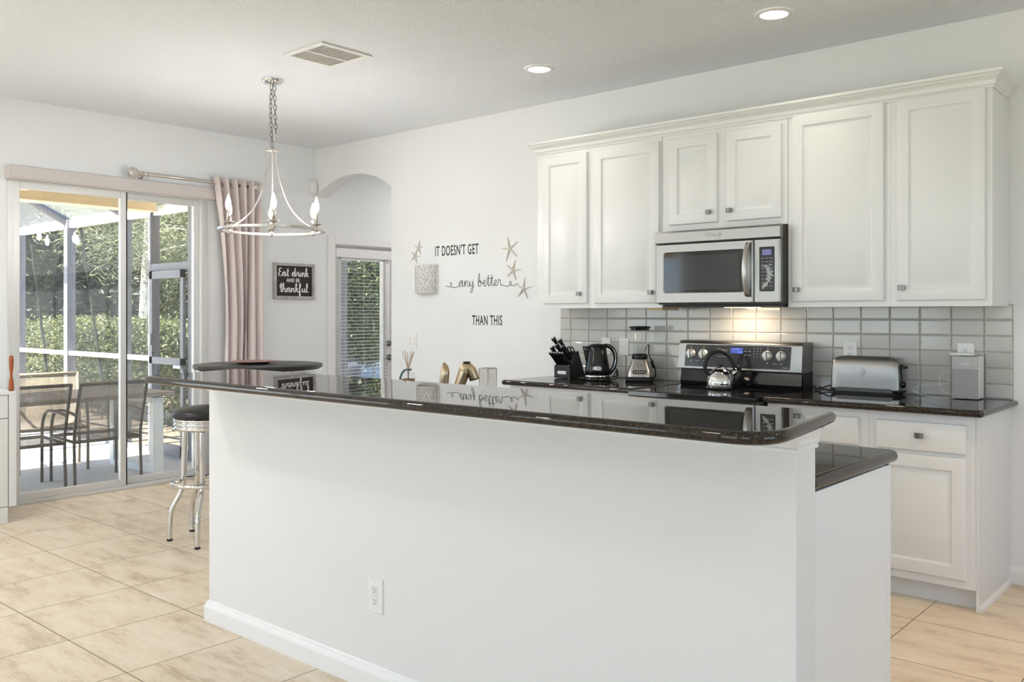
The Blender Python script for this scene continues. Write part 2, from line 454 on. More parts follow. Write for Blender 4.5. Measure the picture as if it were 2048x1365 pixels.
GLY = {
 'a': ([(0,.1),(.35,.6),(.95,.95),(.6,1.05),(.2,.75),(.12,.3),(.35,0),(.7,.25),(.95,.95),(.92,.4),(1.05,.02),(1.3,.15)], 1.3),
 'n': ([(0,.1),(.12,.8),(.2,.95),(.22,0),(.3,.5),(.6,.95),(.8,.8),(.82,.2),(.95,0),(1.2,.15)], 1.2),
 'y': ([(0,.1),(.1,.95),(.15,.3),(.4,0),(.7,.35),(.85,.95),(.8,-.3),(.6,-1.1),(.3,-1.0),(.45,-.5),(1.1,.15)], 1.15),
 'b': ([(0,.1),(.35,1.2),(.45,2.0),(.25,2.1),(.12,1.4),(.12,.2),(.4,0),(.75,.35),(.7,.85),(.42,.9),(.6,.65),(1.1,.5)], 1.1),
 'e': ([(0,.15),(.4,.45),(.62,.8),(.4,1.0),(.15,.65),(.2,.15),(.5,0),(.85,.2)], .85),
 't': ([(0,.15),(.3,1.0),(.4,1.9),(.38,.5),(.5,.02),(.8,.15)], .8, [(.05,1.25),(.75,1.3)]),
 'r': ([(0,.15),(.25,1.05),(.35,.95),(.6,.92),(.62,.4),(.75,.02),(1.0,.1)], 1.0),
 'd': ([(0,.1),(.35,.6),(.9,.95),(.55,1.05),(.15,.7),(.15,.25),(.4,0),(.75,.35),(.98,2.1),(.93,.5),(1.05,.02),(1.3,.15)], 1.3),
 'i': ([(0,.1),(.2,.95),(.22,.3),(.35,.02),(.6,.15)], .6, [(.22,1.35),(.26,1.45)]),
 'k': ([(0,.1),(.35,1.3),(.4,2.1),(.22,2.0),(.15,1.0),(.12,0),(.2,.5),(.6,.95),(.55,.6),(.25,.5),(.5,.3),(.8,0),(1.05,.15)], 1.05),
 'h': ([(0,.1),(.35,1.3),(.4,2.1),(.22,2.0),(.14,1.0),(.12,0),(.2,.5),(.5,.95),(.72,.75),(.75,.2),(.9,0),(1.1,.15)], 1.1),
 'f': ([(0,.1),(.4,1.2),(.5,2.0),(.3,2.1),(.2,1.2),(.15,-.8),(.3,-1.1),(.4,-.6),(.3,.1),(.8,.2)], .8),
 'u': ([(0,.1),(.15,.95),(.2,.2),(.45,0),(.75,.4),(.85,.95),(.85,.2),(1.0,0),(1.25,.15)], 1.25),
 'l': ([(0,.1),(.35,1.2),(.42,2.0),(.25,2.1),(.15,1.2),(.2,.2),(.4,0),(.7,.15)], .7),
 'E': ([(.9,1.7),(.6,2.0),(.2,1.75),(.3,1.2),(.6,1.1),(.2,.95),(.02,.4),(.4,0),(1.0,.3)], 1.0),
 'T': ([(.1,.9),(.25,1.4),(.5,2.2),(.45,.6),(.5,.1),(.8,.1)], .8, [(0,1.5),(.3,1.75),(.8,1.6),(1.05,1.85)]),
}
def script_word(word, pre=None, post=None):
    strokes = []; cur = []; x = 0
    for ch in word:
        if ch == ' ':
            if cur: strokes.append(cur); cur = []
            x += .8; continue
        g = GLY[ch]
        pts = [(x+a, c) for a, c in g[0]]
        cur += pts if not cur else pts[1:]
        if len(g) > 2: strokes.append([(x+a, c) for a, c in g[2]])
        x += g[1]
    strokes.append(cur)
    return [crs(k, 6) for k in strokes], x

# ------------------------------------------------------------------ room shell
XL, YW, ZC = -6.78, 5.03, 2.87
XR, YB = 2.6, -3.1
FOOT = (-8.6, 7.6)
b = B(); b.box(XL-.14, XR+.2, YB-.2, YW+2.8, -.12, 0); struct(b.build('floor', m_floor))
b = B(); b.box(XL-.14, XR+.2, YB-.2, YW+2.8, ZC, ZC+.12); struct(b.build('ceiling', m_ceil))
# left wall with the sliding door opening and the garden door opening
SD0, SD1, SDZ = 2.40, 3.93, 2.33
GD0, GD1, GDZ = 5.24, 6.02, 2.015
b = B()
def wx(y0, y1, z0, z1): b.box(XL-.14, XL, y0, y1, z0, z1)
wx(YB, -2.6, 0, ZC); wx(-2.6, .2, 0, .12); wx(-2.6, .2, 2.38, ZC); wx(.2, SD0, 0, ZC); wx(SD0, SD1, SDZ, ZC); wx(SD1, GD0, 0, ZC); wx(GD0, GD1, GDZ, ZC); wx(GD1, YW+2.8, 0, ZC)
struct(b.build('wall_left', m_wall))
# kitchen wall with the arched opening at its left end
AX0, AX1, AZ, AR = XL, -5.73, 2.43, .158
def arch_pts(n=24):
    w = (AX1-AX0)/2; R = (w*w+AR*AR)/(2*AR); cx = (AX0+AX1)/2; cz = AZ+AR-R
    a0 = math.asin(w/R)
    return [(cx+R*math.sin(-a0+2*a0*i/n), cz+R*math.cos(-a0+2*a0*i/n)) for i in range(n+1)]
b = B()
b.box(AX1, XR+.2, YW, YW+.13, 0, ZC)
ap = arch_pts()
for (xa, za), (xb, zb) in zip(ap, ap[1:]):
    b.loops([[(xa, YW, za), (xb, YW, zb), (xb, YW, ZC), (xa, YW, ZC)], [(xa, YW+.13, za), (xb, YW+.13, zb), (xb, YW+.13, ZC), (xa, YW+.13, ZC)]], True, True)
bmesh.ops.remove_doubles(b.bm, verts=b.bm.verts, dist=1e-5)
struct(b.build('wall_kitchen', m_wall))
b = B(); b.box(XL-.14, -4.2, YW+2.6, YW+2.74, 0, ZC); struct(b.build('wall_hall', m_wall))
b = B(); b.box(-4.9, -4.78, YW+.13, YW+2.6, 0, ZC); struct(b.build('wall_hall_side', m_wall))
# unseen back and right walls, window openings added to let light in
b = B(); z0, z1 = .45, 2.45
xs = [XL-.14]+[v for w in WIN_BACK for v in w]+[XR+.2]
for i in range(0, len(xs), 2): b.box(xs[i], xs[i+1], YB-.14, YB, 0, ZC)
for a, c in WIN_BACK: b.box(a, c, YB-.14, YB, 0, z0); b.box(a, c, YB-.14, YB, z1, ZC)
struct(b.build('wall_back', m_wall))
b = B(); b.box(XR, XR+.14, YB, .4, 0, ZC); b.box(XR, XR+.14, 2.8, YW, 0, ZC); b.box(XR, XR+.14, .4, 2.8, 0, z0); b.box(XR, XR+.14, .4, 2.8, z1, ZC)
struct(b.build('wall_right', m_wall))
for i, (a, c) in enumerate(WIN_BACK):
    b = B()
    for (x0, x1, u0, u1) in ((a, a+.05, z0, z1), (c-.05, c, z0, z1), (a, c, z0, z0+.05), (a, c, z1-.05, z1), ((a+c)/2-.02, (a+c)/2+.02, z0, z1)):
        b.box(x0, x1, YB-.11, YB-.05, u0, u1)
    struct(b.build('window_%d' % (i+1), m_trim))  # unseen windows put in for sky light
b = B()
for (y0, y1, u0, u1) in ((.4, .45, z0, z1), (2.75, 2.8, z0, z1), (.4, 2.8, z0, z0+.05), (.4, 2.8, z1-.05, z1)): b.box(XR+.05, XR+.11, y0, y1, u0, u1)
struct(b.build('window_4', m_trim))
b = B()
for (y0, y1, u0, u1) in ((-2.6, -2.55, .12, 2.38), (.15, .2, .12, 2.38), (-2.6, .2, .12, .18), (-2.6, .2, 2.32, 2.38), (-1.23, -1.17, .12, 2.38)): b.box(XL-.11, XL-.05, y0, y1, u0, u1)
struct(b.build('window_5', m_trim))  # made-up window in the unseen left wall, added for side light
b = B(); b.box(XL-1.2, XR+1.2, YB-3.2, YB-.14, 2.6, 2.75); struct(b.build('ceiling_porch', m_trim))  # unseen roof added to keep the sun out of the back windows
# baseboards
BBP = [(0, 0), (.014, 0), (.014, .062), (.011, .074), (.005, .082), (.003, .09), (0, .092)]
def baseboard(name, x0, x1=None, y0=None, y1=None, wall='Y'):
    b = B()
    if wall == 'Y': b.prism([(y0-o, z) for o, z in BBP], x0, x1, 'X')
    else: b.prism([(x0+o, z) for o, z in BBP], y0, y1, 'Y')
    return struct(b.build(name, m_trim))
baseboard('baseboard_kitchen', -1.062, XR, YW)
baseboard('baseboard_dining', -5.73, -3.87, YW)
baseboard('baseboard_left', XL, y0=SD1+.09, y1=GD0-.1, wall='X')
baseboard('baseboard_front', XL, y0=YB, y1=SD0-.02, wall='X')
lamp('hall_lamp', 'AREA', (-5.9, 6.4, ZC-.03), 14, (1, .98, .95), shape='DISK', size=.3, aim=(0, 0, -1))  # unseen lamp added to brighten the nook behind the arch

# ------------------------------------------------------------------ sliding glass door
d1 = bpy.data.objects.new('door_1', None); COL.objects.link(d1); d1.location = (XL, (SD0+SD1)/2, 0); struct(d1)
b = B(d1)
b.box(XL-.12, XL+.03, SD0, SD1, 0, .028, .003)
b.box(XL-.12, XL+.02, SD0, SD1, SDZ-.04, SDZ)
b.box(XL-.12, XL+.01, SD0, SD0+.035, 0, SDZ); b.box(XL-.12, XL+.015, SD1-.055, SD1, 0, SDZ)
b.build('frame', m_aluw)
def sash(y0, y1, x, zb=.028, zt=2.29):
    b = B(d1); w = .045
    b.box(x-.018, x+.018, y0, y0+w, zb, zt, .003); b.box(x-.018, x+.018, y1-w, y1, zb, zt, .003)
    b.box(x-.018, x+.018, y0+w, y1-w, zb, zb+.05, .003); b.box(x-.018, x+.018, y0+w, y1-w, zt-.05, zt, .003)
    s = b.build('sash', m_aluw)
    b = B(s); b.box(x-.003, x+.003, y0+w-.005, y1-w+.005, zb+.045, zt-.045); b.build('pane', m_glass)
    return s
sash(SD0+.035, 3.245, XL-.005); sash(3.225, SD1-.05, XL-.055)
b = B(d1); b.box(XL-.03, XL+.004, 3.240, 3.258, .03, 2.29); b.build('weather_strip', m_dark)  # dark strip standing in for the shaded gap between the sashes
b = B(d1); b.box(XL-.0, XL+.012, SD0+.002, SD0+.03, .75, 1.15, .004); b.build('handle', m_aluw)
# roller shade cassette over it
b = B(); b.prism([(XL, 2.295), (XL+.075, 2.295), (XL+.085, 2.31), (XL+.085, 2.385), (XL+.08, 2.39), (XL, 2.39)], 2.385, 3.985, 'Y')
tag(b.build('roller_shade', m_valance), 'pale mauve-grey shade cassette across the top of the sliding glass door', 'shade')

# garden door beyond the arch
d2 = bpy.data.objects.new('door_2', None); COL.objects.link(d2); d2.location = (XL, (GD0+GD1)/2, 0); struct(d2)
gx = XL-.075
b = B(d2); st = .085
L0, L1, LZ0, LZ1 = GD0+.10, GD1-.115, .26, 1.89
for (y0, y1, u0, u1) in ((GD0+.02, L0, .01, 2.0), (L1, GD1-.02, .01, 2.0), (L0, L1, .01, LZ0), (L0, L1, LZ1, 2.0)): b.box(gx-.022, gx+.022, y0, y1, u0, u1)
b.build('door_leaf', m_trim)
b = B(d2)
for (y0, y1, u0, u1) in ((L0, L0+.02, LZ0, LZ1), (L1-.02, L1, LZ0, LZ1), (L0, L1, LZ0, LZ0+.02), (L0, L1, LZ1-.02, LZ1)): b.box(gx-.028, gx+.028, y0, y1, u0, u1, .004)
b.build('glazing_bead', m_trim)
b = B(d2); b.box(gx-.003, gx+.003, L0, L1, LZ0, LZ1); b.build('pane', m_glass)
b = B(d2); b.box(XL-.14, XL, GD0, GD0+.02, 0, GDZ); b.box(XL-.14, XL, GD1-.02, GD1, 0, GDZ); b.box(XL-.14, XL, GD0, GD1, GDZ-.015, GDZ); b.build('frame', m_trim)
kY = GD1-.06
b = B(d2); b.lathe([(.03, 0), (.03, .008), (.02, .012), (.02, .02), (.001, .022)], (gx+.022, kY, 1.055), 24, 'X'); db = b.build('deadbolt', m_knob)
b = B(db); b.box(gx+.04, gx+.05, kY-.012, kY+.012, 1.05, 1.06, .002); b.build('thumb_turn', m_knob)
b = B(d2); b.lathe([(.03, 0), (.03, .006), (.012, .01), (.012, .03), (.027, .042), (.03, .055), (.022, .068), (.001, .07)], (gx+.022, kY, .915), 24, 'X'); b.build('knob', m_knob)
for nm, (y0, y1, u0, u1) in zip(('trim_1', 'trim_2', 'trim_3'), ((GD0-.075, GD0+.005, 0, GDZ+.075), (GD1-.005, GD1+.075, 0, GDZ+.075), (GD0+.005, GD1-.005, GDZ-.005, GDZ+.075))):
    b = B(); b.box(XL, XL+.016, y0, y1, u0, u1, .005)
    struct(b.build(nm, m_trim))
# blind on the garden door
bl = thing('window_blind', 'white horizontal slatted blind over the glass of the garden door', 'blind', (gx+.05, (L0+L1)/2, LZ0))
b = B(bl); b.box(gx+.024, gx+.068, GD0+.03, GD1-.05, LZ1+.0, LZ1+.085, .004); b.build('head_rail', m_trim)
b = B(bl)
nsl = 48
for i in range(nsl):
    z = LZ0+.03+i*(LZ1-LZ0-.04)/nsl
    b.box(gx+.031, gx+.057, L0-.03, L1+.03, z, z+.0016, rot=Matrix.Rotation(.08, 3, 'Y'))
b.build('slats', mat('blind_slat', (.80, .80, .80), .45))
b = B(bl)
for y in (L0+.06, (L0+L1)/2, L1-.06): b.tube([(gx+.044, y, LZ0+.02), (gx+.044, y, LZ1)], .0012, 6)
b.build('ladder_cord', m_wcord)
b = B(bl); b.box(gx+.030, gx+.058, L0-.03, L1+.03, LZ0+.005, LZ0+.02, .003); b.build('bottom_rail', m_trim)

# ------------------------------------------------------------------ curtain and rod
RX = XL+.12; RZ = 2.43
rod = thing('curtain_rod', 'brushed nickel curtain rod with round glass finials above the sliding door', 'curtain rod', (RX, 3.75, RZ))
b = B(rod); b.tube([(RX, 3.29, RZ), (RX, 4.27, RZ)], .0125, 14); b.build('rod', m_nickel)
for y, sgn in ((3.25, -1), (4.315, 1)):
    b = B(rod); b.ball((RX, y, RZ), .042, 12); fn = b.build('finial', mat('crackle_glass', (.62, .60, .57), .15, .6))
    bump(fn.data.materials[0], 90, .6, .003)
    b = B(fn); b.lathe([(.013, 0), (.019, .003), (.019, .016), (.013, .02)], (RX, y-sgn*.058 - (.02 if sgn > 0 else 0)*0, RZ), 16, 'Y'); b.build('collar', m_nickel)
for y in (3.36, 4.25):
    b = B(rod); b.tube([(XL+.004, y, RZ-.005), (RX, y, RZ-.005)], .006, 8); b.lathe([(.022, 0), (.022, .006), (.008, .008)], (XL+.001, y, RZ-.005), 16, 'X'); b.tube([(RX, y, RZ-.032), (RX, y, RZ-.012)], .008, 8)
    b.lathe([(.016, -.006), (.016, .006)], (RX, y, RZ), 16, 'Y', True); b.build('bracket', m_nickel)
ct = thing('curtain', 'mauve satin grommet curtain gathered at the right of the sliding door', 'curtain', (RX, 4.13, 0))
def curtain_grid(nu=150, nv=40):
    rows = []
    for j in range(nv+1):
        v = j/nv; z = 2.475-v*2.455
        row = []
        for i in range(nu+1):
            u = i/nu
            squeeze = 1-.24*math.sin(PI*min(1, v*1.0))**.8
            y = 4.345-(1-u)*(.43*squeeze)+.03*v*math.sin(3*v+u*5)*.4
            ph = u*2*PI*5.2+.6*math.sin(2.2*v)*(.4+u)
            amp = .055*(1-.25*v)
            x = RX+amp*math.sin(ph)+.012*math.sin(2.3*ph+4*v)*v
            if v > .1: y += .016*math.cos(ph*1.3+2*v)*min(1, v*2)
            row.append((x, y, z))
        rows.append(row)
    return rows
b = B(ct); b.loops(curtain_grid(), False, False, True, closed=False)
co = b.build('cloth', m_curtain)
sd = co.modifiers.new('thickness', 'SOLIDIFY'); sd.thickness = .003
for i in range(6):
    u = (i+.0)/5.2+.02
    y = 4.345-(1-min(u, 1))*.43
    if y > 4.33: continue
    b = B(ct); b.tube([(RX+math.cos(a)*0, y+.012*math.sin(0), RZ) for a in (0,)]*0+[(RX+.027*math.cos(k*PI/10), y+.006*math.cos(k*PI/10), RZ+.027*math.sin(k*PI/10)) for k in range(20)], .0055, 6, closed=True)
    b.build('grommet', m_nickel)

# ------------------------------------------------------------------ island
IX0, IX1, IY0, IY1 = -3.595, -.906, 2.095, 2.212
isl = thing('kitchen_island', 'long white kitchen island with plain painted half wall and cabinet end', 'island', (-2.25, 2.4, 0))
b = B(isl); b.box(IX0, IX1, IY0, IY1, 0, 1.066, .004, 2); b.build('half_wall', m_island)
b = B(isl); b.box(IX0+.06, IX1-.012, IY1, 2.765, 0, .897); b.box(IX1-.012, IX1-.004, IY1, 2.772, .0, .897); b.build('cabinet_body', m_cab)
b = B(isl); b.box(IX1-.02, IX1-.002, 2.752, 2.782, 0, .897, .002); b.build('corner_strip', m_cab)
def ring_profile(b, prof, x0, x1, y0, y1):
    """moulding swept round the left end, front and right end"""
    b.loops([[(x0-o, y1, z), (x0-o, y0-o, z), (x1+o, y0-o, z), (x1+o, y1, z)] for o, z in prof], False, False, closed=False)
b = B(isl)
ring_profile(b, [(.0, 0), (.015, 0), (.015, .062), (.012, .072), (.007, .08), (.005, .088), (.0, .092)], IX0, IX1-.0, IY0, IY1)
bb = b.build('baseboard', m_trim)
# the right end of the half wall has no baseboard in sight: trim it back
b = B(isl)
ring_profile(b, [(.0, 1.012), (.006, 1.013), (.008, 1.019), (.005, 1.023), (.009, 1.031), (.011, 1.042), (.018, 1.058), (.023, 1.063), (.023, 1.0655), (0, 1.0655)], IX0, IX1, IY0, IY1)
b.build('cap_moulding', m_trim)
b = B()
poly = round_poly([(-3.575, 1.775), (-.815, 1.775), (-.872, 2.275), (-3.605, 2.262)], [.05, .13, .03, .04], 8)
slab(b, poly, 1.071, 1.102)
for v in b.bm.verts: v.co.z += .015*(v.co.y-2.22)       # the overhang sags by a few millimetres
tag(slab_flat(b.build('bar_countertop', m_granite), 0, 0), 'long raised polished dark granite bar top with rounded edge', 'countertop')
b = B()
slab(b, round_poly([(-3.53, 2.213), (-.905, 2.213), (-.898, 2.84), (-3.53, 2.84)], [0, .0, .03, .03]), .898, .936)
tag(slab_flat(b.build('sink_countertop', m_granite), 0, 0), 'lower dark granite worktop tucked behind the raised bar', 'countertop')

def outlet(name, label, plane, w=.072, h=.117, kind='duplex', group=None, at=(0, 0, 0)):
    """US outlet; plane maps (u,v,d)"""
    t = thing(name, label, 'outlet', at, group=group)
    def rect(b, u0, u1, v0, v1, d0, d1, ins=.002):
        r = lambda i, d: [plane(u0+i, v0+i, d), plane(u1-i, v0+i, d), plane(u1-i, v1-i, d), plane(u0+i, v1-i, d)]
        b.loops([r(0, d0), r(0, d1-ins), r(ins, d1)], True, True)
    b = B(t); rect(b, -w/2, w/2, -h/2, h/2, 0, .006, .003); b.build('cover_plate', m_plastic)
    def slots(p, cv):
        sl = B(p)
        rect(sl, -.0075, -.0055, cv+.0, cv+.009, .0085, .0089, .0001); rect(sl, .0055, .0075, cv, cv+.008, .0085, .0089, .0001)
        sl.loops([[plane(.0026*math.cos(a*PI/5), cv-.006+.0026*math.sin(a*PI/5), d) for a in range(10)] for d in (.0085, .0089)], True, True)
        sl.build('slots', m_dark)
    if kind == 'duplex':
        for s in (1, -1):
            cv = s*.0195; b = B(t)
            b.loops([[plane(.017*math.cos(a*PI/10), cv+.0145*math.sin(a*PI/10), d) for a in range(20)] for d in (.004, .0085)], True, True)
            slots(b.build('receptacle', m_white), cv)
    elif kind == 'decora':
        for s in (1, -1):
            b = B(t); rect(b, -.0165, .0165, *((.008, .033) if s > 0 else (-.033, -.008)), .004, .0085); slots(b.build('receptacle', m_white), s*.02)
        for s in (1, -1):
            b = B(t); rect(b, -.0165, .0165, *((.0005, .0078) if s > 0 else (-.0078, -.0005)), .004, .0092, .001); b.build('test_button', m_white)
            b = B(t); b.loops([[plane(.0025*math.cos(a*PI/4), s*.047+.0025*math.sin(a*PI/4), d) for a in range(8)] for d in (.005, .0064)], True, True); b.build('screw', m_alu)
    return t
outlet('wall_outlet', 'white outlet low on the front of the island half wall', lambda u, v, d: (-2.468+u, IY0-d, .342+v), .08, .122, 'decora', at=(-2.468, IY0, .342))

# faucet, diffuser and wire box behind the bar
fx, fy, fz = -2.60, 2.60, .936
fc = thing('faucet', 'brushed bronze kitchen faucet with separate tapered lever behind the bar', 'faucet', (fx, fy, fz))
b = B(fc)
rings = []
for i in range(11):
    t = i/10; z = fz+t*.203; rr = .026-.006*t; cx = fx-.03+.02*t**1.5
    if t > .85: rr *= 1-.35*((t-.85)/.15)**2
    rings.append([(cx+rr*math.cos(k*PI/10)*.95, fy-.02+rr*math.sin(k*PI/10)*.8+.006*t, z+ (0 if t < .9 else .012*math.cos(k*PI/10)*-1)) for k in range(20)])
b.loops(rings, True, True, True); b.build('lever', m_bronze)
def fp(u, z): return (fx+.754*u, fy+.657*u, z)
sp = crs([fp(.0, fz), fp(.018, fz+.06), fp(.042, fz+.13), (fp(.060, fz+.182))], 6)
b = B(fc); b.tube(sp, [.021+.003*i/len(sp) for i in range(len(sp))], 20)
b.build('spout', m_bronze)
b = B(fc); b.tube(crs([fp(.050, fz+.165), fp(.066, fz+.196), fp(.086, fz+.182), fp(.100, fz+.145)], 5), [.020, .021, .022, .022, .022, .0215, .021, .021, .021, .021, .021, .021, .021, .0205, .020, .020][:16], 20); b.build('spray_head', m_bronze)
b = B(fc); b.tube([fp(.0995, fz+.147), fp(.1005, fz+.1435)], .0185, 18); b.build('nozzle', m_blackmat)
b = B(fc); b.lathe([(.0165, .2155), (.0155, .2185), (.0005, .2195)], (*fp(.068, 0)[:2], fz), 20); b.build('button', m_blackmat)

dx, dy, dz = -3.04, 2.77, .936
df = thing('reed_diffuser', 'small glass reed diffuser with brown reeds and teal ribbon beyond the bar', 'diffuser', (dx, dy, dz))
b = B(df); b.lathe([(.0005, 0), (.026, 0), (.03, .02), (.024, .06), (.022, .095), (.032, .11), (.034, .125), (.026, .145), (.013, .155), (.012, .168), (.016, .172)], (dx, dy, dz), 24, caps=False); b.build('bottle', m_clear)
b = B(df); b.lathe([(.0005, .10), (.028, .104), (.031, .118), (.0005, .121)], (dx, dy, dz), 20); b.build('filling', m_amber)
b = B(df); b.tube([(dx+.013*math.cos(k*PI/8), dy+.013*math.sin(k*PI/8), dz+.16) for k in range(16)], .004, 6, closed=True); b.tube([(dx-.015, dy-.008, dz+.158), (dx-.026, dy-.016, dz+.142), (dx-.034, dy-.02, dz+.115)], .005, 6); b.build('ribbon', m_teal)
for a, l in ((-.24, .115), (-.14, .125), (-.03, .11), (.13, .12), (.25, .118), (.19, .108)):
    b = B(df); b.tube([(dx+.004*a, dy, dz+.12), (dx+a*.02, dy, dz+.17), (dx+a*.14, dy+.02*a, dz+.17+l*.62)], .0016, 6); b.build('reed', m_reed)
wx_, wy_ = -2.50, 2.72
wb = thing('wire_basket', 'small square silver wire basket standing beside the faucet', 'basket', (wx_, wy_, .936))
b = B(wb); s = .025; zz = (.938, 1.126)
for z in zz: b.tube([(wx_-s, wy_-s, z), (wx_+s, wy_-s, z), (wx_+s, wy_+s, z), (wx_-s, wy_+s, z)], .0022, 6, closed=True)
for sx_ in (-s, s):
    for sy_ in (-s, s): b.tube([(wx_+sx_, wy_+sy_, zz[0]), (wx_+sx_, wy_+sy_, zz[1])], .0022, 6)
b.build('rim', m_nickel)
b = B(wb)
def lattice(plane):
    n = 9
    for i in range(-n, n+1):
        for sg in (1, -1):
            pts = []
            for k in range(9):
                u = -s+2*s*k/8; v = i*.017+sg*u*1.25+.092
                if 0 <= v <= .187: pts.append(plane(u, v))
            if len(pts) > 1: b.tube(pts, .0009, 4)
lattice(lambda u, v: (wx_+u, wy_-s,   .938+v)); lattice(lambda u, v: (wx_+u, wy_+s,   .938+v)); lattice(lambda u, v: (wx_-s, wy_+u,   .938+v)); lattice(lambda u, v: (wx_+s, wy_+u,   .938+v))
b.build('mesh_sides', m_nickel)

# ------------------------------------------------------------------ kitchen run: cabinets
def panel_front(b, x0, x1, z0, z1, yf, th=.02, frame=.058, raised=True):
    """door or drawer front facing -Y, front face at yf"""
    L = [(0, th), (0, .006), (.002, .002), (.007, 0)]
    if raised: L += [(frame, 0), (frame+.003, .0065), (frame+.010, .010), (frame+.018, .009), (frame+.036, .002), (frame+.038, 0.001)]
    def ring(i, d): return [(x0+i, yf+d, z0+i), (x1-i, yf+d, z0+i), (x1-i, yf+d, z1-i), (x0+i, yf+d, z1-i)]
    rings = []
    for i, d in L: rings.append(ring(i, d))
    b.loops(rings, True, True); return b
def knob(parent, x, y, z, w=.034, h=.026):
    """square curved cabinet knob standing off a -Y face"""
    b = B(parent); b.lathe([(.006, 0), (.005, -.012)], (x, y, z), 12, 'Y')
    pts = [(x-w/2, y-.012), (x-w/2, y-.02), (x-w/4, y-.0255), (x, y-.0275), (x+w/4, y-.0255), (x+w/2, y-.02), (x+w/2, y-.012)]
    b.prism(pts[::-1], z-h/2, z+h/2, 'Z')
    o = b.build('knob', m_knob); bv = o.modifiers.new('edge', 'BEVEL'); bv.width = .0015; bv.segments = 2; bv.limit_method = 'ANGLE'
    return o
UF = 4.70
def upper(label, x0, x1, z0, z1, doors, knobs, underside=None):
    t = thing('upper_cabinet', label, 'cabinet', ((x0+x1)/2, YW-.16, z0), group='white wall cabinets above the counter')
    b = B(t); b.box(x0+.0005, x1-.0005, UF, YW-.001, z0, z1); bo = b.build('body', m_cab)
    for (a, c, u0, u1), (kx, kz) in zip(doors, knobs):
        b = B(t); panel_front(b, a, c, u0, u1, UF-.02); d = auto_smooth(b.build('door', m_cab), 30)
        knob(d, kx, UF-.02, kz)
    return t
upper('leftmost wall cabinet, narrow white door, above the knife block', -3.861, -3.421, 1.388, 2.435, [(-3.806, -3.435, 1.418, 2.40)], [(-3.49, 1.482)])
upper('white wall cabinet left of the microwave, above the electric kettle and blender', -3.421, -2.880, 1.388, 2.435, [(-3.379, -2.893, 1.418, 2.40)], [(-2.944, 1.482)])
upper('short two-door white cabinet directly above the microwave', -2.878, -2.082, 1.846, 2.435, [(-2.824, -2.505, 1.884, 2.40), (-2.444, -2.113, 1.884, 2.40)], [(-2.55, 1.943), (-2.419, 1.943)])
upper('white wall cabinet just right of the microwave, above the toaster', -2.080, -1.536, 1.388, 2.435, [(-2.050, -1.564, 1.418, 2.43)], [(-2.02, 1.482)])
upper('rightmost white wall cabinet, above the grey fronted speaker', -1.536, -1.066, 1.388, 2.435, [(-1.501, -1.094, 1.418, 2.43)], [(-1.472, 1.482)])
b = B()
ring_profile(b, [(0, 2.428), (.006, 2.428), (.006, 2.438), (.012, 2.441), (.016, 2.447), (.019, 2.462), (.03, 2.473), (.042, 2.480), (.045, 2.487), (.056, 2.492), (.058, 2.505), (0, 2.505)], -3.861, -1.066, UF-.001, YW)
tr = b.build('trim_4', m_cab); struct(tr)
b = B(); b.box(-3.861, -1.066, UF+.002, YW, 2.4355, 2.505); struct(b.build('trim_5', m_cab))

# crooked bare wood filler strip under the cabinet left of the microwave
b = B(); b.box(-3.0, -2.885, UF-.05+.06, UF+.2, 1.375, 1.3875)
struct(b.build('trim_6', m_woodcab))

# base cabinets
BF = 4.41
def base(label, x0, x1, fronts, endpanel=False):
    t = thing('base_cabinet', label, 'cabinet', ((x0+x1)/2, 4.72, 0), group='white base cabinets under the counter')
    b = B(t); b.box(x0+.0005, x1-.0005, BF, YW-.001, .10, .887); b.build('body', m_cab)
    b = B(t); b.box(x0+.001, x1-.001, BF+.075, YW-.002, 0, .1); b.build('toe_kick', m_cab)
    for nm, a, c, u0, u1, kx, kz in fronts:
        b = B(t); panel_front(b, a, c, u0, u1, BF-.02, raised=(nm == 'door')); d = auto_smooth(b.build(nm, m_cab), 30)
        if kx is not None: knob(d, kx, BF-.02, kz, .04, .026)
    if endpanel:
        b = B(t); b.box(x1-.0005, x1+.012, BF+.018, YW-.001, 0, .887, .001); b.build('end_panel', m_cab)
        b = B(t); b.prism([(x1+.012, 0), (x1+.026, 0), (x1+.025, .010), (x1+.021, .018), (x1+.012, .024)], BF+.022, YW-.015, 'Y'); b.build('shoe_moulding', m_trim)
    return t
base('left base cabinet, left of the range behind the island', -3.855, -2.87, [('door', -3.82, -3.39, .14, .85, None, 0), ('door', -3.34, -2.9, .14, .85, None, 0)])
base('white base cabinet between the range and the cabinet at the run end', -2.065, -1.543, [('drawer', -2.03, -1.588, .712, .845, -1.81, .775), ('door', -2.03, -1.588, .14, .692, None, 0)])
base('white base cabinet at the right end of the run, drawer over door', -1.543, -1.072, [('drawer', -1.503, -1.105, .712, .845, -1.303, .784), ('door', -1.503, -1.105, .14, .692, None, 0)], True)

CZ0, CZ1 = .887, .92
b = B(); slab(b, round_poly([(-3.89, 4.355), (-2.866, 4.355), (-2.866, YW-.0005), (-3.89, YW-.0005)], [.02, 0, 0, 0]), CZ0, CZ1)
tag(slab_flat(b.build('counter_worktop', m_granite), 0, 0), 'dark granite worktop left of the range under the kettle and blender', 'countertop')
b = B(); slab(b, round_poly([(-2.07, 4.355), (-1.025, 4.355), (-1.025, YW-.0005), (-2.07, YW-.0005)], [0, .02, 0, 0]), CZ0, CZ1)
tag(slab_flat(b.build('counter_worktop', m_granite), 0, 0), 'dark granite worktop right of the range under the toaster', 'countertop')

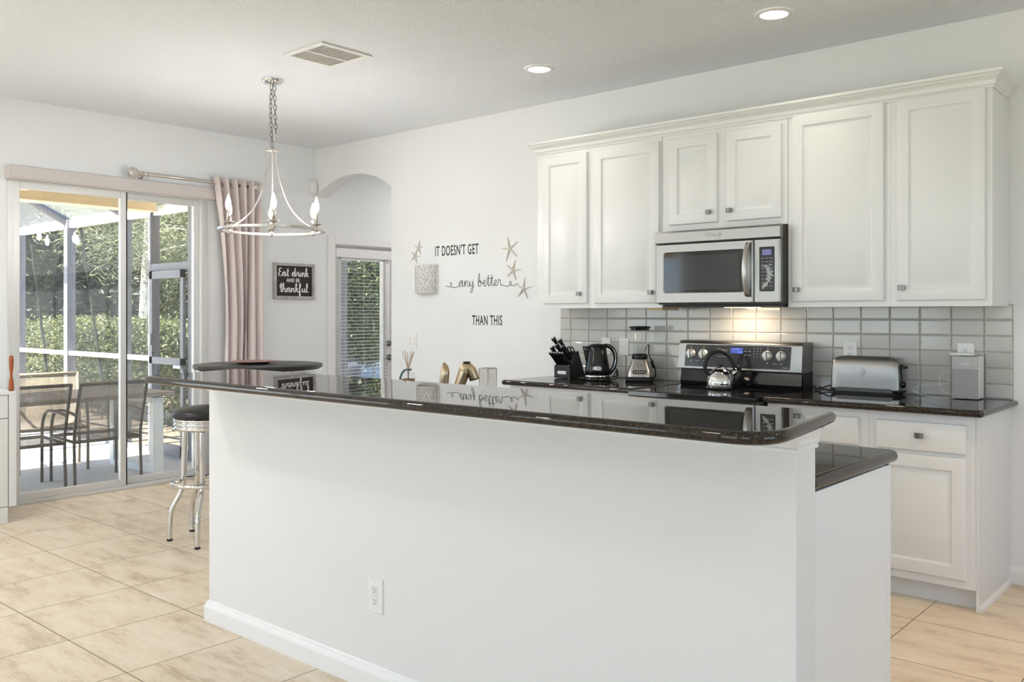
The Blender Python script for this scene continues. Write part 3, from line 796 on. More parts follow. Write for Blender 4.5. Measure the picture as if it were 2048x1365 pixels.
# backsplash tiles
b = B(); b.box(-3.916, -1.046, YW-.004, YW-.0001, CZ1-.03, 1.40); bs = struct(b.build('wall_backsplash', m_grout))
b = B(bs)
xl = [-3.916, -3.823]+[-3.823+.1556*k for k in range(1, 18)]+[-1.046]
zl = [CZ1, .994, 1.0755, 1.157, 1.2385, 1.32, 1.4015]
g = .0022
for x0, x1 in zip(xl, xl[1:]):
    for u0, u1 in zip(zl, zl[1:]):
        if x1-x0 < .03: continue
        R = lambda i, y: [(x0+g+i, y, u0+g+i), (x1-g-i, y, u0+g+i), (x1-g-i, y, u1-g-i), (x0+g+i, y, u1-g-i)]
        tilt = rnd.uniform(-.0004, .0004)
        r2 = R(.006, YW-.0095); r2 = [(p[0], p[1]+(tilt if k in (0, 1) else -tilt), p[2]) for k, p in enumerate(r2)]
        b.loops([R(0, YW-.004), R(.0008, YW-.0075), r2], False, True)
b.build('tiles', m_tile)

# outlets on the backsplash and wall
TY = YW-.0096
outlet('wall_outlet', 'white two-socket outlet on the tiles behind the toaster', lambda u, v, d: (-1.858+u, TY-d, 1.142+v), .078, .118, at=(-1.858, TY, 1.142))
outlet('wall_outlet', 'white outlet on the tiles above the speaker at the far right', lambda u, v, d: (-1.263+u, TY-d, 1.142+v), .082, .118, at=(-1.263, TY, 1.142))
outlet('blank_plate', 'blank white wall plate on the tiles behind the electric kettle', lambda u, v, d: (-3.517+u, TY-d, 1.13+v), .076, .118, 'blank', at=(-3.517, TY, 1.13))
outlet('blank_plate', 'blank white wall plate on the tiles left of the blender jar', lambda u, v, d: (-3.372+u, TY-d, 1.13+v), .076, .118, 'blank', at=(-3.372, TY, 1.13))
ls = thing('light_switch', 'white double rocker light switch on the wall right of the arch', 'switch', (-5.475, YW, 1.125))
b = B(ls); b.box(-5.535, -5.415, YW-.006, YW, 1.065, 1.187, .002); b.build('cover_plate', m_plastic)
for x in (-5.502, -5.448):
    b = B(ls); b.prism([(YW-.006, 1.093), (YW-.008, 1.094), (YW-.012, 1.158), (YW-.006, 1.159)], x-.016, x+.016, 'X'); b.build('rocker', m_white)

# ------------------------------------------------------------------ microwave
MX0, MX1, MY, MZ0, MZ1 = -2.868, -2.082, 4.60, 1.402, 1.840
mw = thing('microwave', 'stainless over-the-range microwave with dark glass window and side handle', 'microwave', ((MX0+MX1)/2, 4.8, MZ0))
b = B(mw); b.box(MX0+.004, MX1-.001, MY+.035, YW-.012, MZ0+.004, MZ1-.001); b.build('body', mat('microwave_case', (.05, .045, .04), .5))
b = B(mw); b.prism([(MY+.035, 1.765), (MY+.008, 1.765), (MY, 1.772), (MY, 1.828), (MY+.01, MZ1), (MY+.035, MZ1)], MX0, MX1, 'X'); hd = b.build('vent_hood', m_steel)
b = B(hd); text_into(b, 'Whirlpool', .024, FACES['-Y'](-2.488, MY, 1.797), .001, .95, .0006); b.build('lettering', m_lettersoft)
b = B(hd); pts = crs([(-.05*math.cos(a), .02*math.sin(a)) for a in [k*2*PI/16 for k in range(2, 13)]], 4)
b.ribbon(pts, .0016, FACES['-Y'](-2.488, MY, 1.804), .0008, False); b.build('emblem', m_lettersoft)
DX1 = -2.238
def frame_with_hole(b, x0, x1, z0, z1, hx0, hx1, hz0, hz1, y, th, r=.012, hr=.018, ed=.008):
    def rr(a, c, u0, u1, rad, n=5):
        out = []
        for cx, cz, s in ((c-rad, u0+rad, -PI/2), (c-rad, u1-rad, 0), (a+rad, u1-rad, PI/2), (a+rad, u0+rad, PI)):
            for k in range(n+1): out.append((cx+rad*math.cos(s+k*PI/2/n), cz+rad*math.sin(s+k*PI/2/n)))
        return out
    O = rr(x0, x1, z0, z1, .004); O2 = rr(x0+ed, x1-ed, z0+ed*.5, z1-ed*.5, .004); H = rr(hx0, hx1, hz0, hz1, hr); H2 = rr(hx0+.004, hx1-.004, hz0+.004, hz1-.004, hr)
    ring = lambda p, d: [(x, y+d, z) for x, z in p]
    b.loops([ring(O, th), ring(O, ed), ring(O2, 0), ring(H, 0), ring(H2, .006), ring(H2, th)], False, False)
    return H2
b = B(mw); H = frame_with_hole(b, MX0, DX1-.0015, MZ0+.012, 1.762, -2.812, -2.290, 1.472, 1.714, MY, .034); dr = auto_smooth(b.build('door', m_steel), 30)
b = B(dr); b.prism([(x, z) for x, z in H], MY+.005, MY+.02, 'Y'); b.build('window', m_blackglass)
b = B(dr); b.box(-2.775, -2.322, MY+.0042, MY+.0052, 1.492, 1.690, 0); b.build('window_screen', mat('window_mesh', (.035, .036, .038), .09, coat=.4))
hp = [(-2.262, MY-.002, 1.445), (-2.266, MY-.028, 1.47), (-2.268, MY-.05, 1.59), (-2.266, MY-.028, 1.72), (-2.262, MY-.002, 1.748)]
hp = crs(hp, 6)
b = B(dr)
rings = []
for p in hp: rings.append([(p[0]-.017, p[1]+.004, p[2]), (p[0]-.012, p[1]-.003, p[2]), (p[0]+.012, p[1]-.003, p[2]), (p[0]+.017, p[1]+.004, p[2]), (p[0]+.012, p[1]+.007, p[2]), (p[0]-.012, p[1]+.007, p[2])])
b.loops(rings, True, True, True); b.build('handle', m_steelv)
b = B(mw); H = frame_with_hole(b, DX1+.0015, MX1-.0, MZ0+.012, 1.762, -2.203, -2.113, 1.474, 1.718, MY, .034, hr=.006); cp = auto_smooth(b.build('control_panel', m_steel), 30)
b = B(cp); b.prism(H, MY+.003, MY+.02, 'Y'); b.build('keypad', m_panel)
b = B(cp); b.box(-2.192, -2.126, MY+.002, MY+.004, 1.668, 1.708, 0); b.build('display_bezel', m_black)
b = B(cp); b.box(-2.186, -2.132, MY+.0012, MY+.003, 1.672, 1.704, 0); b.build('display', mat('lit_lcd', (.06, .06, .14), .3, emit=(.22, .22, .5), es=.5))
b = B(cp)
for r in range(9):
    for c in range(3): b.box(-2.19+c*.024, -2.174+c*.024, MY+.0022, MY+.004, 1.655-r*.019, 1.6575-r*.019)
b.build('key_legends', m_lettersoft)
b = B(cp)
worn = random.Random(3)
for i in range(110):
    t = worn.random(); z = 1.62-t*.13; x = -2.165+.02*math.sin(t*4)+worn.gauss(0, .012*(1-t*.6)); w = worn.uniform(.001, .004)
    an = worn.uniform(-1, 1); ca, sa = math.cos(an), math.sin(an); x = min(max(x, -2.192), -2.122)
    b.faces([(x+ca*u*w-sa*v*w*1.6, MY+.0020-i*2e-6, z+sa*u*w+ca*v*w*1.6) for u, v in ((-1, -1), (1, -1), (1, 1), (-1, 1))], [(0, 1, 2, 3)])
b.build('worn_patch', mat('worn_film', (.42, .45, .46), .4))
b = B(mw); b.box(MX0+.03, MX1-.005, MY+.05, YW-.02, MZ0-.012, MZ0+.004, .003); vb = b.build('bottom_vent', m_blackmat)
b = B(vb); b.box(-2.55, -2.35, 4.86, 4.93, MZ0-.014, MZ0-.011); b.build('lamp_lens', m_hoodlens)
lamp('hood_lamp', 'AREA', (-2.45, 4.86, MZ0-.02), 1.5, (1, .80, .56), shape='RECTANGLE', size=.22, size_y=.08, aim=(0, .1, -1))

# ------------------------------------------------------------------ range
GX0, GX1 = -2.862, -2.076
rg = thing('range', 'stainless and black electric range with knobs on its backguard', 'range', ((GX0+GX1)/2, 4.6, 0))
b = B(rg); b.box(GX0+.003, GX1-.003, 4.36, YW-.012, .04, .878); b.build('body', m_blackmat)
b = B(rg); b.box(GX0+.004, GX1-.004, 4.325, 4.358, .22, .845, .008); od = b.build('oven_door', m_steel)
b = B(od); b.box(GX0+.12, GX1-.12, 4.321, 4.326, .36, .70); b.build('window', m_blackglass)
b = B(od); b.tube([(GX0+.05, 4.327, .80), (GX0+.05, 4.285, .80), (GX1-.05, 4.285, .80), (GX1-.05, 4.327, .80)], .012, 10); b.build('handle', m_steelv)
b = B(rg); b.box(GX0+.004, GX1-.004, 4.325, 4.358, .045, .21, .006); b.build('storage_drawer', m_steel)
b = B(rg); b.prism([(4.306, .879), (4.302, .886), (4.303, .908), (4.309, .914), (4.90, .914), (4.90, .879)], GX0, GX1, 'X'); ck = b.build('cooktop', m_blackglass)
for (x, y, r) in ((-2.64, 4.42, .11), (-2.30, 4.42, .085), (-2.64, 4.70, .085), (-2.30, 4.70, .10)):
    b = B(ck); b.lathe([(r-.004, 0), (r-.004, .0006), (r, .0006), (r, 0)], (x, y, .914), 40, caps=False); b.build('burner_ring', mat('burner_print', (.025, .025, .025), .2))
# backguard
b = B(rg)
b.prism([(4.885, .914), (4.875, .94), (4.89, 1.015), (YW-.013, 1.015), (YW-.013, .914)], GX0+.004, GX1-.004, 'X'); b.build('vent_trim', m_black)
b = B(rg)
BG = round_poly([(4.885, 1.012), (4.862, 1.016), (4.876, 1.172), (4.90, 1.188), (YW-.02, 1.188), (YW-.013, 1.02)][::-1], [0, 0, .012, .008, .004, 0], 4)
b.prism(BG, GX0-.003, GX1+.003, 'X'); bgd = auto_smooth(b.build('backguard', m_steel), 30)
b = B(rg); b.box(GX1-.003, GX1+.0028, 4.895, YW-.013, .914, 1.18); b.build('side_cap', m_blackmat)
tl = math.atan2(.014, .156)
def gp(x, z, d=0):   # point on the sloping backguard face
    t = (z-1.016)
    return (x, 4.862+t*math.tan(tl)-d, z)
b = B(bgd)
pc = round_poly([(-2.822, 1.030), (-2.142, 1.030), (-2.137, 1.163), (-2.815, 1.163)], .008, 4)
b.loops([[gp(x, z, d) for x, z in pc] for d in (-.001, .0012)], True, True); pn = b.build('control_glass', m_panel)
b = B(bgd); b.loops([[gp(x, z, d) for x, z in ((-2.515, 1.116), (-2.435, 1.116), (-2.435, 1.150), (-2.515, 1.150))] for d in (.0005, .0018)], True, True); b.build('display', m_screen)
GF = lambda x, z: (lambda u, v, d: gp(x+u, z+v, .0018+d))
b = B(bgd); text_into(b, 'SET CLOCK', .0075, GF(-2.478, 1.138), .0004, .9); text_into(b, '6:16', .014, GF(-2.452, 1.120), .0004, .9); b.build('display_digits', mat('lit_digits', (.1, .2, .6), .4, emit=(.25, .4, 1), es=1.3))
b = B(bgd)
leg = lambda x0, x1, z, h=.003: b.loops([[gp(x, u, d) for x, u in ((x0, z), (x1, z), (x1, z+h), (x0, z+h))] for d in (.001, .0016)], True, True)
for i in range(4): leg(-2.60+i*.02, -2.59+i*.02, 1.135); leg(-2.60+i*.022, -2.586+i*.022, 1.095)
for r in range(4):
    for c in range(3): leg(-2.365+c*.02, -2.360+c*.02, 1.145-r*.016, .0045)
for r in range(2): leg(-2.425, -2.41, 1.128-r*.022); leg(-2.40, -2.385, 1.128-r*.022)
for x in (-2.777, -2.692, -2.279, -2.194): leg(x-.005, x+.005, 1.062, .006); leg(x-.004, x+.004, 1.147, .004)
leg(-2.745, -2.722, 1.064, .0025); leg(-2.248, -2.222, 1.060, .0025); leg(-2.185, -2.155, 1.040, .0025)
b.build('legends', m_lettersoft)
for x in (-2.777, -2.692, -2.279, -2.194):
    z = 1.107; c = gp(x, z, .002)
    b = B(rg); b.lathe([(.031, 0), (.031, -.004), (.028, -.006), (.026, -.020), (.022, -.023), (.0005, -.0235)], c, 28, 'Y'); kb_ = b.build('knob', m_white if False else mat('satin_knob', (.66, .63, .58), .35, .5))
    b = B(kb_); b.box(c[0]-.0055, c[0]+.0055, c[1]-.033, c[1]-.018, z-.026, z+.028, .002); b.build('grip', m_steelv)
# tea kettle on the cooktop
kx, ky, kz = -2.495, 4.715, .9147
tk = thing('tea_kettle', 'shiny chrome stovetop tea kettle with black arched handle on the range', 'kettle', (kx, ky, kz))
b = B(tk); b.lathe([(.0005, 0), (.078, 0), (.083, .006), (.084, .035), (.080, .065), (.068, .092), (.050, .110), (.036, .118)], (kx, ky, kz), 48); b.build('body', m_chrome)
b = B(tk); b.lathe([(.036, .118), (.034, .122), (.018, .127), (.0005, .128)], (kx, ky, kz), 32); lid = b.build('lid', m_chrome)
b = B(lid); b.lathe([(.006, .127), (.008, .131), (.013, .136), (.013, .142), (.0005, .145)], (kx, ky, kz), 20); b.build('knob', m_blackmat)
dirn = Vector((.754, .657, 0))      # spout points to the right of the picture
def kp(u, z, w=0): return (kx+dirn.x*u-dirn.y*w, ky+dirn.y*u+dirn.x*w, kz+z)
b = B(tk); b.tube([kp(.05, .07), kp(.074, .095), kp(.098, .118)], [.022, .018, .016], 16); spo = b.build('spout', m_chrome)
b = B(spo); b.tube([kp(.098, .118), kp(.108, .127)], [.019, .018], 16); b.build('whistle', m_blackmat)
hpts = crs([kp(-.072, .085), kp(-.088, .105), kp(-.092, .145), kp(-.07, .195), kp(-.02, .222), kp(.03, .205), kp(.062, .165), kp(.078, .12)], 5)
b = B(tk); b.tube(hpts, [.010+.0025*math.sin(PI*i/len(hpts))+(.0012 if i % 3 == 0 else 0) for i in range(len(hpts))], 12, flat=1.3); b.build('handle', m_blackmat)
b = B(tk); b.loops([[kp(u, z, -.0835-d) for u, z in ((-.022, .028), (.022, .028), (.022, .036), (-.022, .036))] for d in (0, .001)], True, True); b.build('maker_mark', m_blackmat)

# ------------------------------------------------------------------ knife block and knives
bx, by, bz = -3.652, 4.70, CZ1
kbk = thing('knife_block', 'black slanted knife block with white badge at the left end of the counter', 'knife block', (bx, by, bz))
b = B(kbk); prof = [(by, bz+.004), (by, bz+.088), (by+.03, bz+.094), (by+.072, bz+.175), (by+.098, bz+.183), (by+.178, bz+.004)]
b.prism(prof, bx-.066, bx+.066, 'X'); ko = b.build('block', mat('black_wood', (.016, .016, .017), .4))
bv = ko.modifiers.new('edge', 'BEVEL'); bv.width = .004; bv.segments = 2
b = B(kbk); pl = round_poly([(bx-.036, bz+.030), (bx+.036, bz+.030), (bx+.036, bz+.052), (bx-.036, bz+.052)], .0105, 4); b.prism(pl, by-.002, by+.001, 'Y'); b.build('badge', mat('silver_badge', (.72, .72, .70), .35, .3))
for sx_ in (-.05, .05):
    for sy_ in (.015, .16): b = B(kbk); b.lathe([(.008, 0), (.008, .005)], (bx+sx_, by+sy_, bz), 10); b.build('foot', m_nickel)
def knife(label, x, y, z, L, r, bolster=True):
    """handle leaning forward out of its slot"""
    d = Vector((-.24, -.56, .80)).normalized()
    t = thing('kitchen_knife', label, 'knife', (x, y, z), group='black handled knives in the block')
    o = Vector((x, y, z))
    b = B(t); b.box(x-.0012, x+.0012, y-.008, y+.008, z-.05, z+.006, rot=Matrix.Rotation(.55, 3, 'X')); b.build('blade', m_chrome)
    b = B(t)
    n = 8; rings = []
    u = Vector((1, 0, 0)); w = d.cross(u).normalized()
    for i in range(n+1):
        s = i/n; q = o+d*(L*s); bulge = 1+.25*math.sin(PI*s)*-.6+(.25 if s > .85 else 0)
        rings.append([tuple(q+u*r*.72*math.cos(k*PI/6)*bulge+w*r*1.25*math.sin(k*PI/6)*bulge) for k in range(12)])
    b.loops(rings, True, True, True); b.build('handle', m_black)
    b = B(t); e = o+d*L; b.tube([tuple(e-d*.001), tuple(e+d*.006)], [r*1.08, r*.95], 12); b.build('end_cap', m_chrome)
names6 = ['leftmost', 'second', 'third', 'fourth', 'fifth', 'rightmost']
for i in range(6):
    knife('%s of the six small steak knives along the block front' % names6[i] if i not in (1, 2, 3, 4) else '%s from the left of the six small steak knives along the block front' % names6[i], bx-.052+i*.0208, by+.022, bz+.094, .10, .0088)
for x, u, L, nm in ((-.046, 1.0, .125, 'large knife at the upper left of the knife block, tallest on that side'), (-.046, .3, .112, 'black knife at the left of the middle row in the knife block'), (-.008, .45, .118, 'black knife in the centre of the middle row in the knife block'),
                    (.012, .85, .125, 'large knife standing at the back right of the knife block'), (.03, .45, .105, 'black knife at the right of the middle row in the knife block')):
    knife(nm, bx+x, by+.034+.036*u, bz+.098+.072*u, L, .0125)
sc = thing('kitchen_scissors', 'black looped kitchen scissors in the right of the knife block', 'scissors', (bx+.045, by+.062, bz+.155))
b = B(sc)
for s in (-1, 1):
    c0 = Vector((bx+.045+s*.012, by+.040, bz+.192))
    b.tube([tuple(c0+Vector((math.cos(k*PI/8)*.012, math.sin(k*PI/8)*-.010, math.sin(k*PI/8)*.02))) for k in range(16)], .0045, 6, closed=True)
b.tube([(bx+.045, by+.066, bz+.150), (bx+.045, by+.050, bz+.175)], .006, 8); b.build('handles', m_blackmat)

# ------------------------------------------------------------------ electric kettle
ex, ey, ez = -3.385, 4.73, CZ1
ek = thing('electric_kettle', 'black glossy electric kettle with oval silver badge between knife block and blender', 'kettle', (ex, ey, ez))
b = B(ek); b.lathe([(.0005, 0), (.084, 0), (.086, .006), (.086, .018), (.080, .022)], (ex, ey, ez), 40); b.build('power_base', m_black)
b = B(ek); b.lathe([(.082, .022), (.084, .026), (.084, .034), (.081, .036)], (ex, ey, ez), 40, caps=False); b.build('chrome_band', m_chrome)
b = B(ek); b.lathe([(.0005, .03), (.081, .036), (.080, .07), (.073, .12), (.064, .17), (.057, .212), (.054, .220)], (ex, ey, ez), 44); b.build('body', m_black)
b = B(ek); b.lathe([(.055, .220), (.056, .226), (.05, .232), (.02, .238), (.0005, .239)], (ex, ey, ez), 36); b.build('lid', m_black)
dk = Vector((.754, .657, 0))
def ep(u, z, w=0): return (ex+dk.x*u-dk.y*w, ey+dk.y*u+dk.x*w, ez+z)
b = B(ek)
sec = [(-.045, .10), (-.058, .15), (-.066, .19), (-.074, .222)]
rings = []
for (u, z), hw in zip(sec, (.012, .018, .022, .024)):
    rings.append([ep(u+.03, z, -hw), ep(u-.012, z, -hw*.7), ep(u-.024, z+.002, 0), ep(u-.012, z, hw*.7), ep(u+.03, z, hw)])
b.loops(rings, True, True, True); b.build('spout', m_black)
hk = crs([ep(.035, .222), ep(.075, .222), ep(.108, .19), ep(.118, .14), ep(.108, .09), ep(.078, .045)], 6)
b = B(ek); b.tube(hk, .0135, 12, flat=.75); hh = b.build('handle', m_black)
b = B(hh); hk2 = [(p[0]+dk.y*.0105, p[1]-dk.x*.0105, p[2]+.003) for p in hk[4:-2]]; b.tube(hk2, .0028, 6); b.build('chrome_line', m_chrome)
fr_ = Vector((.62, -.785, 0))
def kface(u, z, r): # point on the body front towards the room
    c, s = math.cos(u), math.sin(u); v = Vector((fr_.x*c-fr_.y*s, fr_.x*s+fr_.y*c, 0)); return (ex+v.x*r, ey+v.y*r, ez+z)
b = B(ek); b.loops([[kface(-.05+.34*math.cos(k*PI/10), .083+.013*math.sin(k*PI/10), .0785+d-.010*(.013*math.sin(k*PI/10))/.05) for k in range(20)] for d in (-.003, .0048)], True, True); b.build('badge', mat('oval_badge', (.6, .6, .6), .35, .5))
b = B(ek); cpts = crs([ep(.085, .012), ep(.11, .03, .02), ep(.125, .06, .03), ep(.128, .03, .02), ep(.09, .02, -.03), ep(.06, .014, -.075), ep(.03, .006, -.088), ep(.085, .005, -.05), ep(.13, .02, .0), ep(.135, .055, .03), ep(.12, .08, .03)], 6)
b.tube(cpts, .0035, 6); b.build('cord', m_cord)

# ------------------------------------------------------------------ blender
lx, ly, lz = -3.155, 4.875, CZ1
bd = thing('blender', 'brushed steel blender with clear glass jar and black lid', 'blender', (lx, ly, lz), .55)
def sq(h, e=.3, n=40):
    out = []
    for k in range(n):
        a = k*2*PI/n; c, s = math.cos(a), math.sin(a)
        out.append((h*math.copysign(abs(c)**e, c), h*math.copysign(abs(s)**e, s)))
    return out
def sqloops(b, prof, e=.45, **kw):
    b.loops([[(x, y, z) for x, y in sq(h, e)] for h, z in prof], True, True, True)
b = B(bd, True); sqloops(b, [(.085, 0), (.09, .004), (.09, .02), (.086, .022)]); b.build('foot_ring', m_blackmat)
b = B(bd, True); sqloops(b, [(.088, .02), (.087, .035), (.078, .07), (.058, .115), (.052, .138), (.050, .142)], .5); b.build('motor_base', m_steelv)
b = B(bd, True); b.lathe([(.050, .142), (.052, .146), (.050, .172), (.044, .176)], (0, 0, 0), 32); b.build('jar_collar', m_black)
b = B(bd, True); b.lathe([(.0005, .178), (.034, .178), (.038, .19), (.050, .23), (.061, .285), (.065, .325), (.066, .342)], (0, 0, 0), 36, caps=False); jar = b.build('jar', m_clear)
b = B(jar, True)
for k in range(10):
    a = k*2*PI/10; b.tube([(r*math.cos(a), r*math.sin(a), z) for r, z in ((.035, .18), (.049, .23), (.060, .285), (.064, .325))], .0016, 6)
b.build('jar_ribs', m_clear)
b = B(bd, True); b.lathe([(.060, .325), (.062, .340), (.071, .341), (.072, .347), (.06, .352), (.024, .353), (.0005, .353)], (0, 0, 0), 36); b.build('lid', m_black)
b = B(bd, True); b.lathe([(.024, .353), (.022, .363), (.0005, .364)], (0, 0, 0), 24); b.build('measuring_cap', m_clear)
hj = crs([(.058, 0, .305), (.088, 0, .30), (.092, 0, .25), (.07, 0, .205), (.045, 0, .195)], 5)
b = B(bd, True); b.tube([(p[0]*.6, p[0]*.8, p[2]) for p in hj], .006, 10); b.build('jar_handle', m_clear)
def bface(u, v, d):  # sloping front of the motor base
    t = v; y = -.0795-.0+.42*(t-.06); return (u, y-d, t)
b = B(bd, True); pl = round_poly([(-.042, .050), (.042, .050), (.042, .072), (-.042, .072)], .010, 4); b.loops([[bface(u, v, d) for u, v in pl] for d in (-.006, .004)], True, True); cpn = b.build('control_strip', m_black)
b = B(cpn, True)
for k in range(5): b.loops([[bface(-.03+k*.015+w, v, d) for w, v in ((-.0055, .056), (.0055, .056), (.0055, .066), (-.0055, .066))] for d in (.003, .0055)], True, True)
b.build('buttons', m_grey)
b = B(bd, True); b.loops([[bface(.014*math.cos(k*PI/10), .105+.008*math.sin(k*PI/10), d) for k in range(20)] for d in (-.006, .003)], True, True); lg = b.build('badge', m_black)
b = B(lg, True); b.loops([[bface(.011*math.cos(k*PI/10), .105+.0055*math.sin(k*PI/10), d) for k in range(20)] for d in (0, .0036)], True, True); b.build('badge_face', m_chrome)
cp_ = crs([(.03, .045, .19), (.05, .03, .23), (.058, .0, .225), (.058, -.005, .18), (.066, -.01, .15), (.085, 0, .115), (.098, .01, .075), (.1, .015, .04), (.094, .03, .02)], 6)
b = B(bd, True); b.tube(cp_, .0038, 6); b.tube([(.075, -.003, .13), (.09, .006, .085)], .009, 8); b.build('cord', m_cord)

# ------------------------------------------------------------------ toaster
tx0, tx1, ty0, ty1, tz = -1.915, -1.545, 4.862, 5.005, CZ1
ts = thing('toaster', 'long brushed steel toaster on the counter right of the range', 'toaster', ((tx0+tx1)/2, (ty0+ty1)/2, tz))
tc_ = Vector(((tx0+tx1)/2, (ty0+ty1)/2, tz)); hx, hy = (tx1-tx0)/2, (ty1-ty0)/2
def tring(sx_, sy_, z, e=.22, n=56):
    out = []
    for k in range(n):
        a = k*2*PI/n; c, s = math.cos(a), math.sin(a)
        out.append((tc_.x+hx*sx_*math.copysign(abs(c)**e, c), tc_.y+hy*sy_*math.copysign(abs(s)**e, s), z))
    return out
b = B(ts); b.loops([tring(1, 1, tz+.012), tring(1.0, 1.0, tz+.03), tring(.99, .98, tz+.09), tring(.975, .95, tz+.14), tring(.945, .88, tz+.172), tring(.89, .76, tz+.190), tring(.80, .58, tz+.198)], True, True, True)
b.build('shell', m_steel)
b = B(ts); b.loops([tring(.90, .95, tz), tring(.92, .97, tz+.013)], True, True); b.build('base', m_blackmat)
for s in (-.028, .028):
    b = B(ts); b.box(tx0+.05, tx1-.06, tc_.y+s-.012, tc_.y+s+.012, tz+.1975, tz+.1992); b.build('bread_slot', m_dark)
b = B(ts); b.prism([(tx0+.03, tz+.012), (tx0+.045, tz+.033), (tx1-.045, tz+.033), (tx1-.03, tz+.012)], ty0-.0035, ty0+.004, 'Y'); b.build('front_skirt', mat('dark_steel', (.10, .10, .09), .3, .9))
b = B(ts); b.box(tx1-.004, tx1+.002, tc_.y-.034, tc_.y-.012, tz+.055, tz+.165, .002); b.build('lever_slot', m_black)
b = B(ts); b.box(tx1, tx1+.026, tc_.y-.042, tc_.y-.006, tz+.142, tz+.156, .004); b.build('lever', m_blackmat)
b = B(ts); b.lathe([(.02, 0), (.02, .006), (.016, .008), (.015, .022), (.0005, .023)], (tx1-.001, tc_.y-.024, tz+.058), 24, 'X'); dl = b.build('browning_dial', m_black)
b = B(dl); b.box(tx1+.021, tx1+.024, tc_.y-.026, tc_.y-.022, tz+.044, tz+.072); b.build('dial_mark', m_chrome)
lgp = crs([(.012, .017), (.004, .020), (-.008, .006), (-.009, -.010), (.0, -.014), (.011, -.002), (.006, .006), (.0, .001), (.02, .006)], 6)
b = B(ts); b.ribbon(lgp, .0018, FACES['-Y'](-1.735, ty0+.0015+.0, tz+.115), .0025, False); b.build('logo', mat('etched_logo', (.30, .295, .29), .45, .9))
b = B(ts); b.tube(crs([(tx0+.01, 4.95, tz+.02), (tx0-.03, 4.94, tz+.03), (tx0-.075, 4.93, tz+.012), (tx0-.11, 4.95, tz+.008), (tx0-.14, 4.985, tz+.02)], 6), .0035, 6); b.tube(crs([(tx0+.01, 4.93, tz+.008), (tx0-.03, 4.92, tz+.006), (tx0-.09, 4.94, tz+.02)], 6), .0035, 6); b.build('cord', m_cord)

# ------------------------------------------------------------------ speaker and outlet shelf
sx0, sx1, sy0, sy1 = -1.296, -1.172, 4.885, 4.995
sp_ = thing('speaker', 'white box speaker with grey fabric front at the right end of the counter', 'speaker', ((sx0+sx1)/2, (sy0+sy1)/2, CZ1))
b = B(sp_); b.box(sx0, sx1, sy0+.008, sy1, CZ1+.002, 1.135, .006, 3); b.build('cabinet', m_white)
b = B(sp_); b.box(sx0+.001, sx1-.001, sy0, sy0+.009, CZ1+.003, 1.075, .003); bump(m_grey, 700, .4, .001); b.build('grille', m_grey)
b = B(sp_); b.box(sx0+.001, sx1-.001, sy0+.001, sy0+.009, 1.079, 1.134, .003); lp = b.build('upper_panel', mat('light_grey_panel', (.50, .50, .50), .5))
b = B(lp); text_into(b, 'BOSE', .011, FACES['-Y']((sx0+sx1)/2, sy0+.001, 1.094), .001, 1.3, .0004); b.build('lettering', m_letterwhite)
b = B(sp_)
b.tube(crs([(sx0+.005, sy0+.06, 1.05), (sx0-.05, sy0+.055, 1.052), (sx0-.075, sy0+.06, 1.0), (sx0-.05, sy0+.06, .945), (sx0-.0, sy0+.07, .936)], 8), .0016, 6)
b.tube(crs([(sx0+.005, sy0+.05, 1.03), (sx0-.06, sy0+.05, .985), (sx0-.17, sy0+.05, .975), (sx0-.20, sy0+.05, .945), (sx0-.12, sy0+.05, .923), (sx0+.0, sy0+.055, .9225)], 8), .0016, 6)
b.build('cord', m_wcord)
b = B(); b.box(-1.318, -1.205, 4.93, TY-.0065, 1.139, 1.151, .004, 3)
tag(b.build('outlet_shelf', m_white), 'thin white shelf jutting from the outlet above the speaker', 'shelf')

# ------------------------------------------------------------------ wall decor
PW = FACES['-Y']
b = B(); text_into(b, "IT DOESN'T GET", .112, PW(-4.962, YW, 1.817), .0008, .53, .0018); tag(b.build('wall_decal', m_decal), 'dark block letter decal reading IT DOESN\'T GET, topmost line', 'decal', 'lines of the wall quote')
st, wd = script_word('any better')
b = B(); W0, W1 = -4.935, -4.475; sc_ = (W1-W0)/wd
vz = 1.565
for k in st: b.ribbon([(x*sc_, y*sc_*.95) for x, y in k], .0052, PW(W0, YW, vz), .0008, False)
lead = crs([(-.145, .012), (-.11, .0), (-.08, .008), (-.075, .03), (-.092, .032), (-.085, .005), (-.05, -.006), (-.02, -.004), (0, .005)], 6)
b.ribbon(lead, .0045, PW(W0, YW, vz), .0008, False)
tail = crs([(0, .005), (.03, -.004), (.065, -.004), (.09, .012), (.088, .028), (.072, .024), (.08, .004), (.11, -.004), (.155, .012)], 6)
b.ribbon(tail, .0045, PW(W1, YW, vz), .0008, False)
tag(b.build('wall_decal', m_decal), 'thin cursive wall decal reading any better, the middle line', 'decal', 'lines of the wall quote')
b = B(); text_into(b, 'THAN THIS', .106, PW(-4.632, YW, 1.266), .0008, .53, .0018); tag(b.build('wall_decal', m_decal), 'dark block letter decal reading THAN THIS, the lowest line', 'decal', 'lines of the wall quote')
def starfish(label, x, z, r, rot):
    b = B(); N = 60
    prof = []
    for k in range(N):
        a = k*2*PI/N; ph = (5*a/(2*PI)) % 1; t = abs(ph-.5)*2      # 1 at arm axis
        rr = r*(.17+.83*t**4.2)
        prof.append((rr*math.cos(a+rot), rr*math.sin(a+rot), t))
    rings = []
    for s, h in ((1, 0), (1, .004), (.75, .011), (.4, .016), (.1, .018)):
        rings.append([(x+px*(s if s > .5 or True else 1), YW-.0005-h*(.5+.5*(1 if s < 1 else 1)), z+pz*s) for px, pz, t in prof])
    b.loops(rings, True, True, True)
    return tag(b.build('starfish', m_star), label, 'starfish', 'dried starfish on the quote wall')
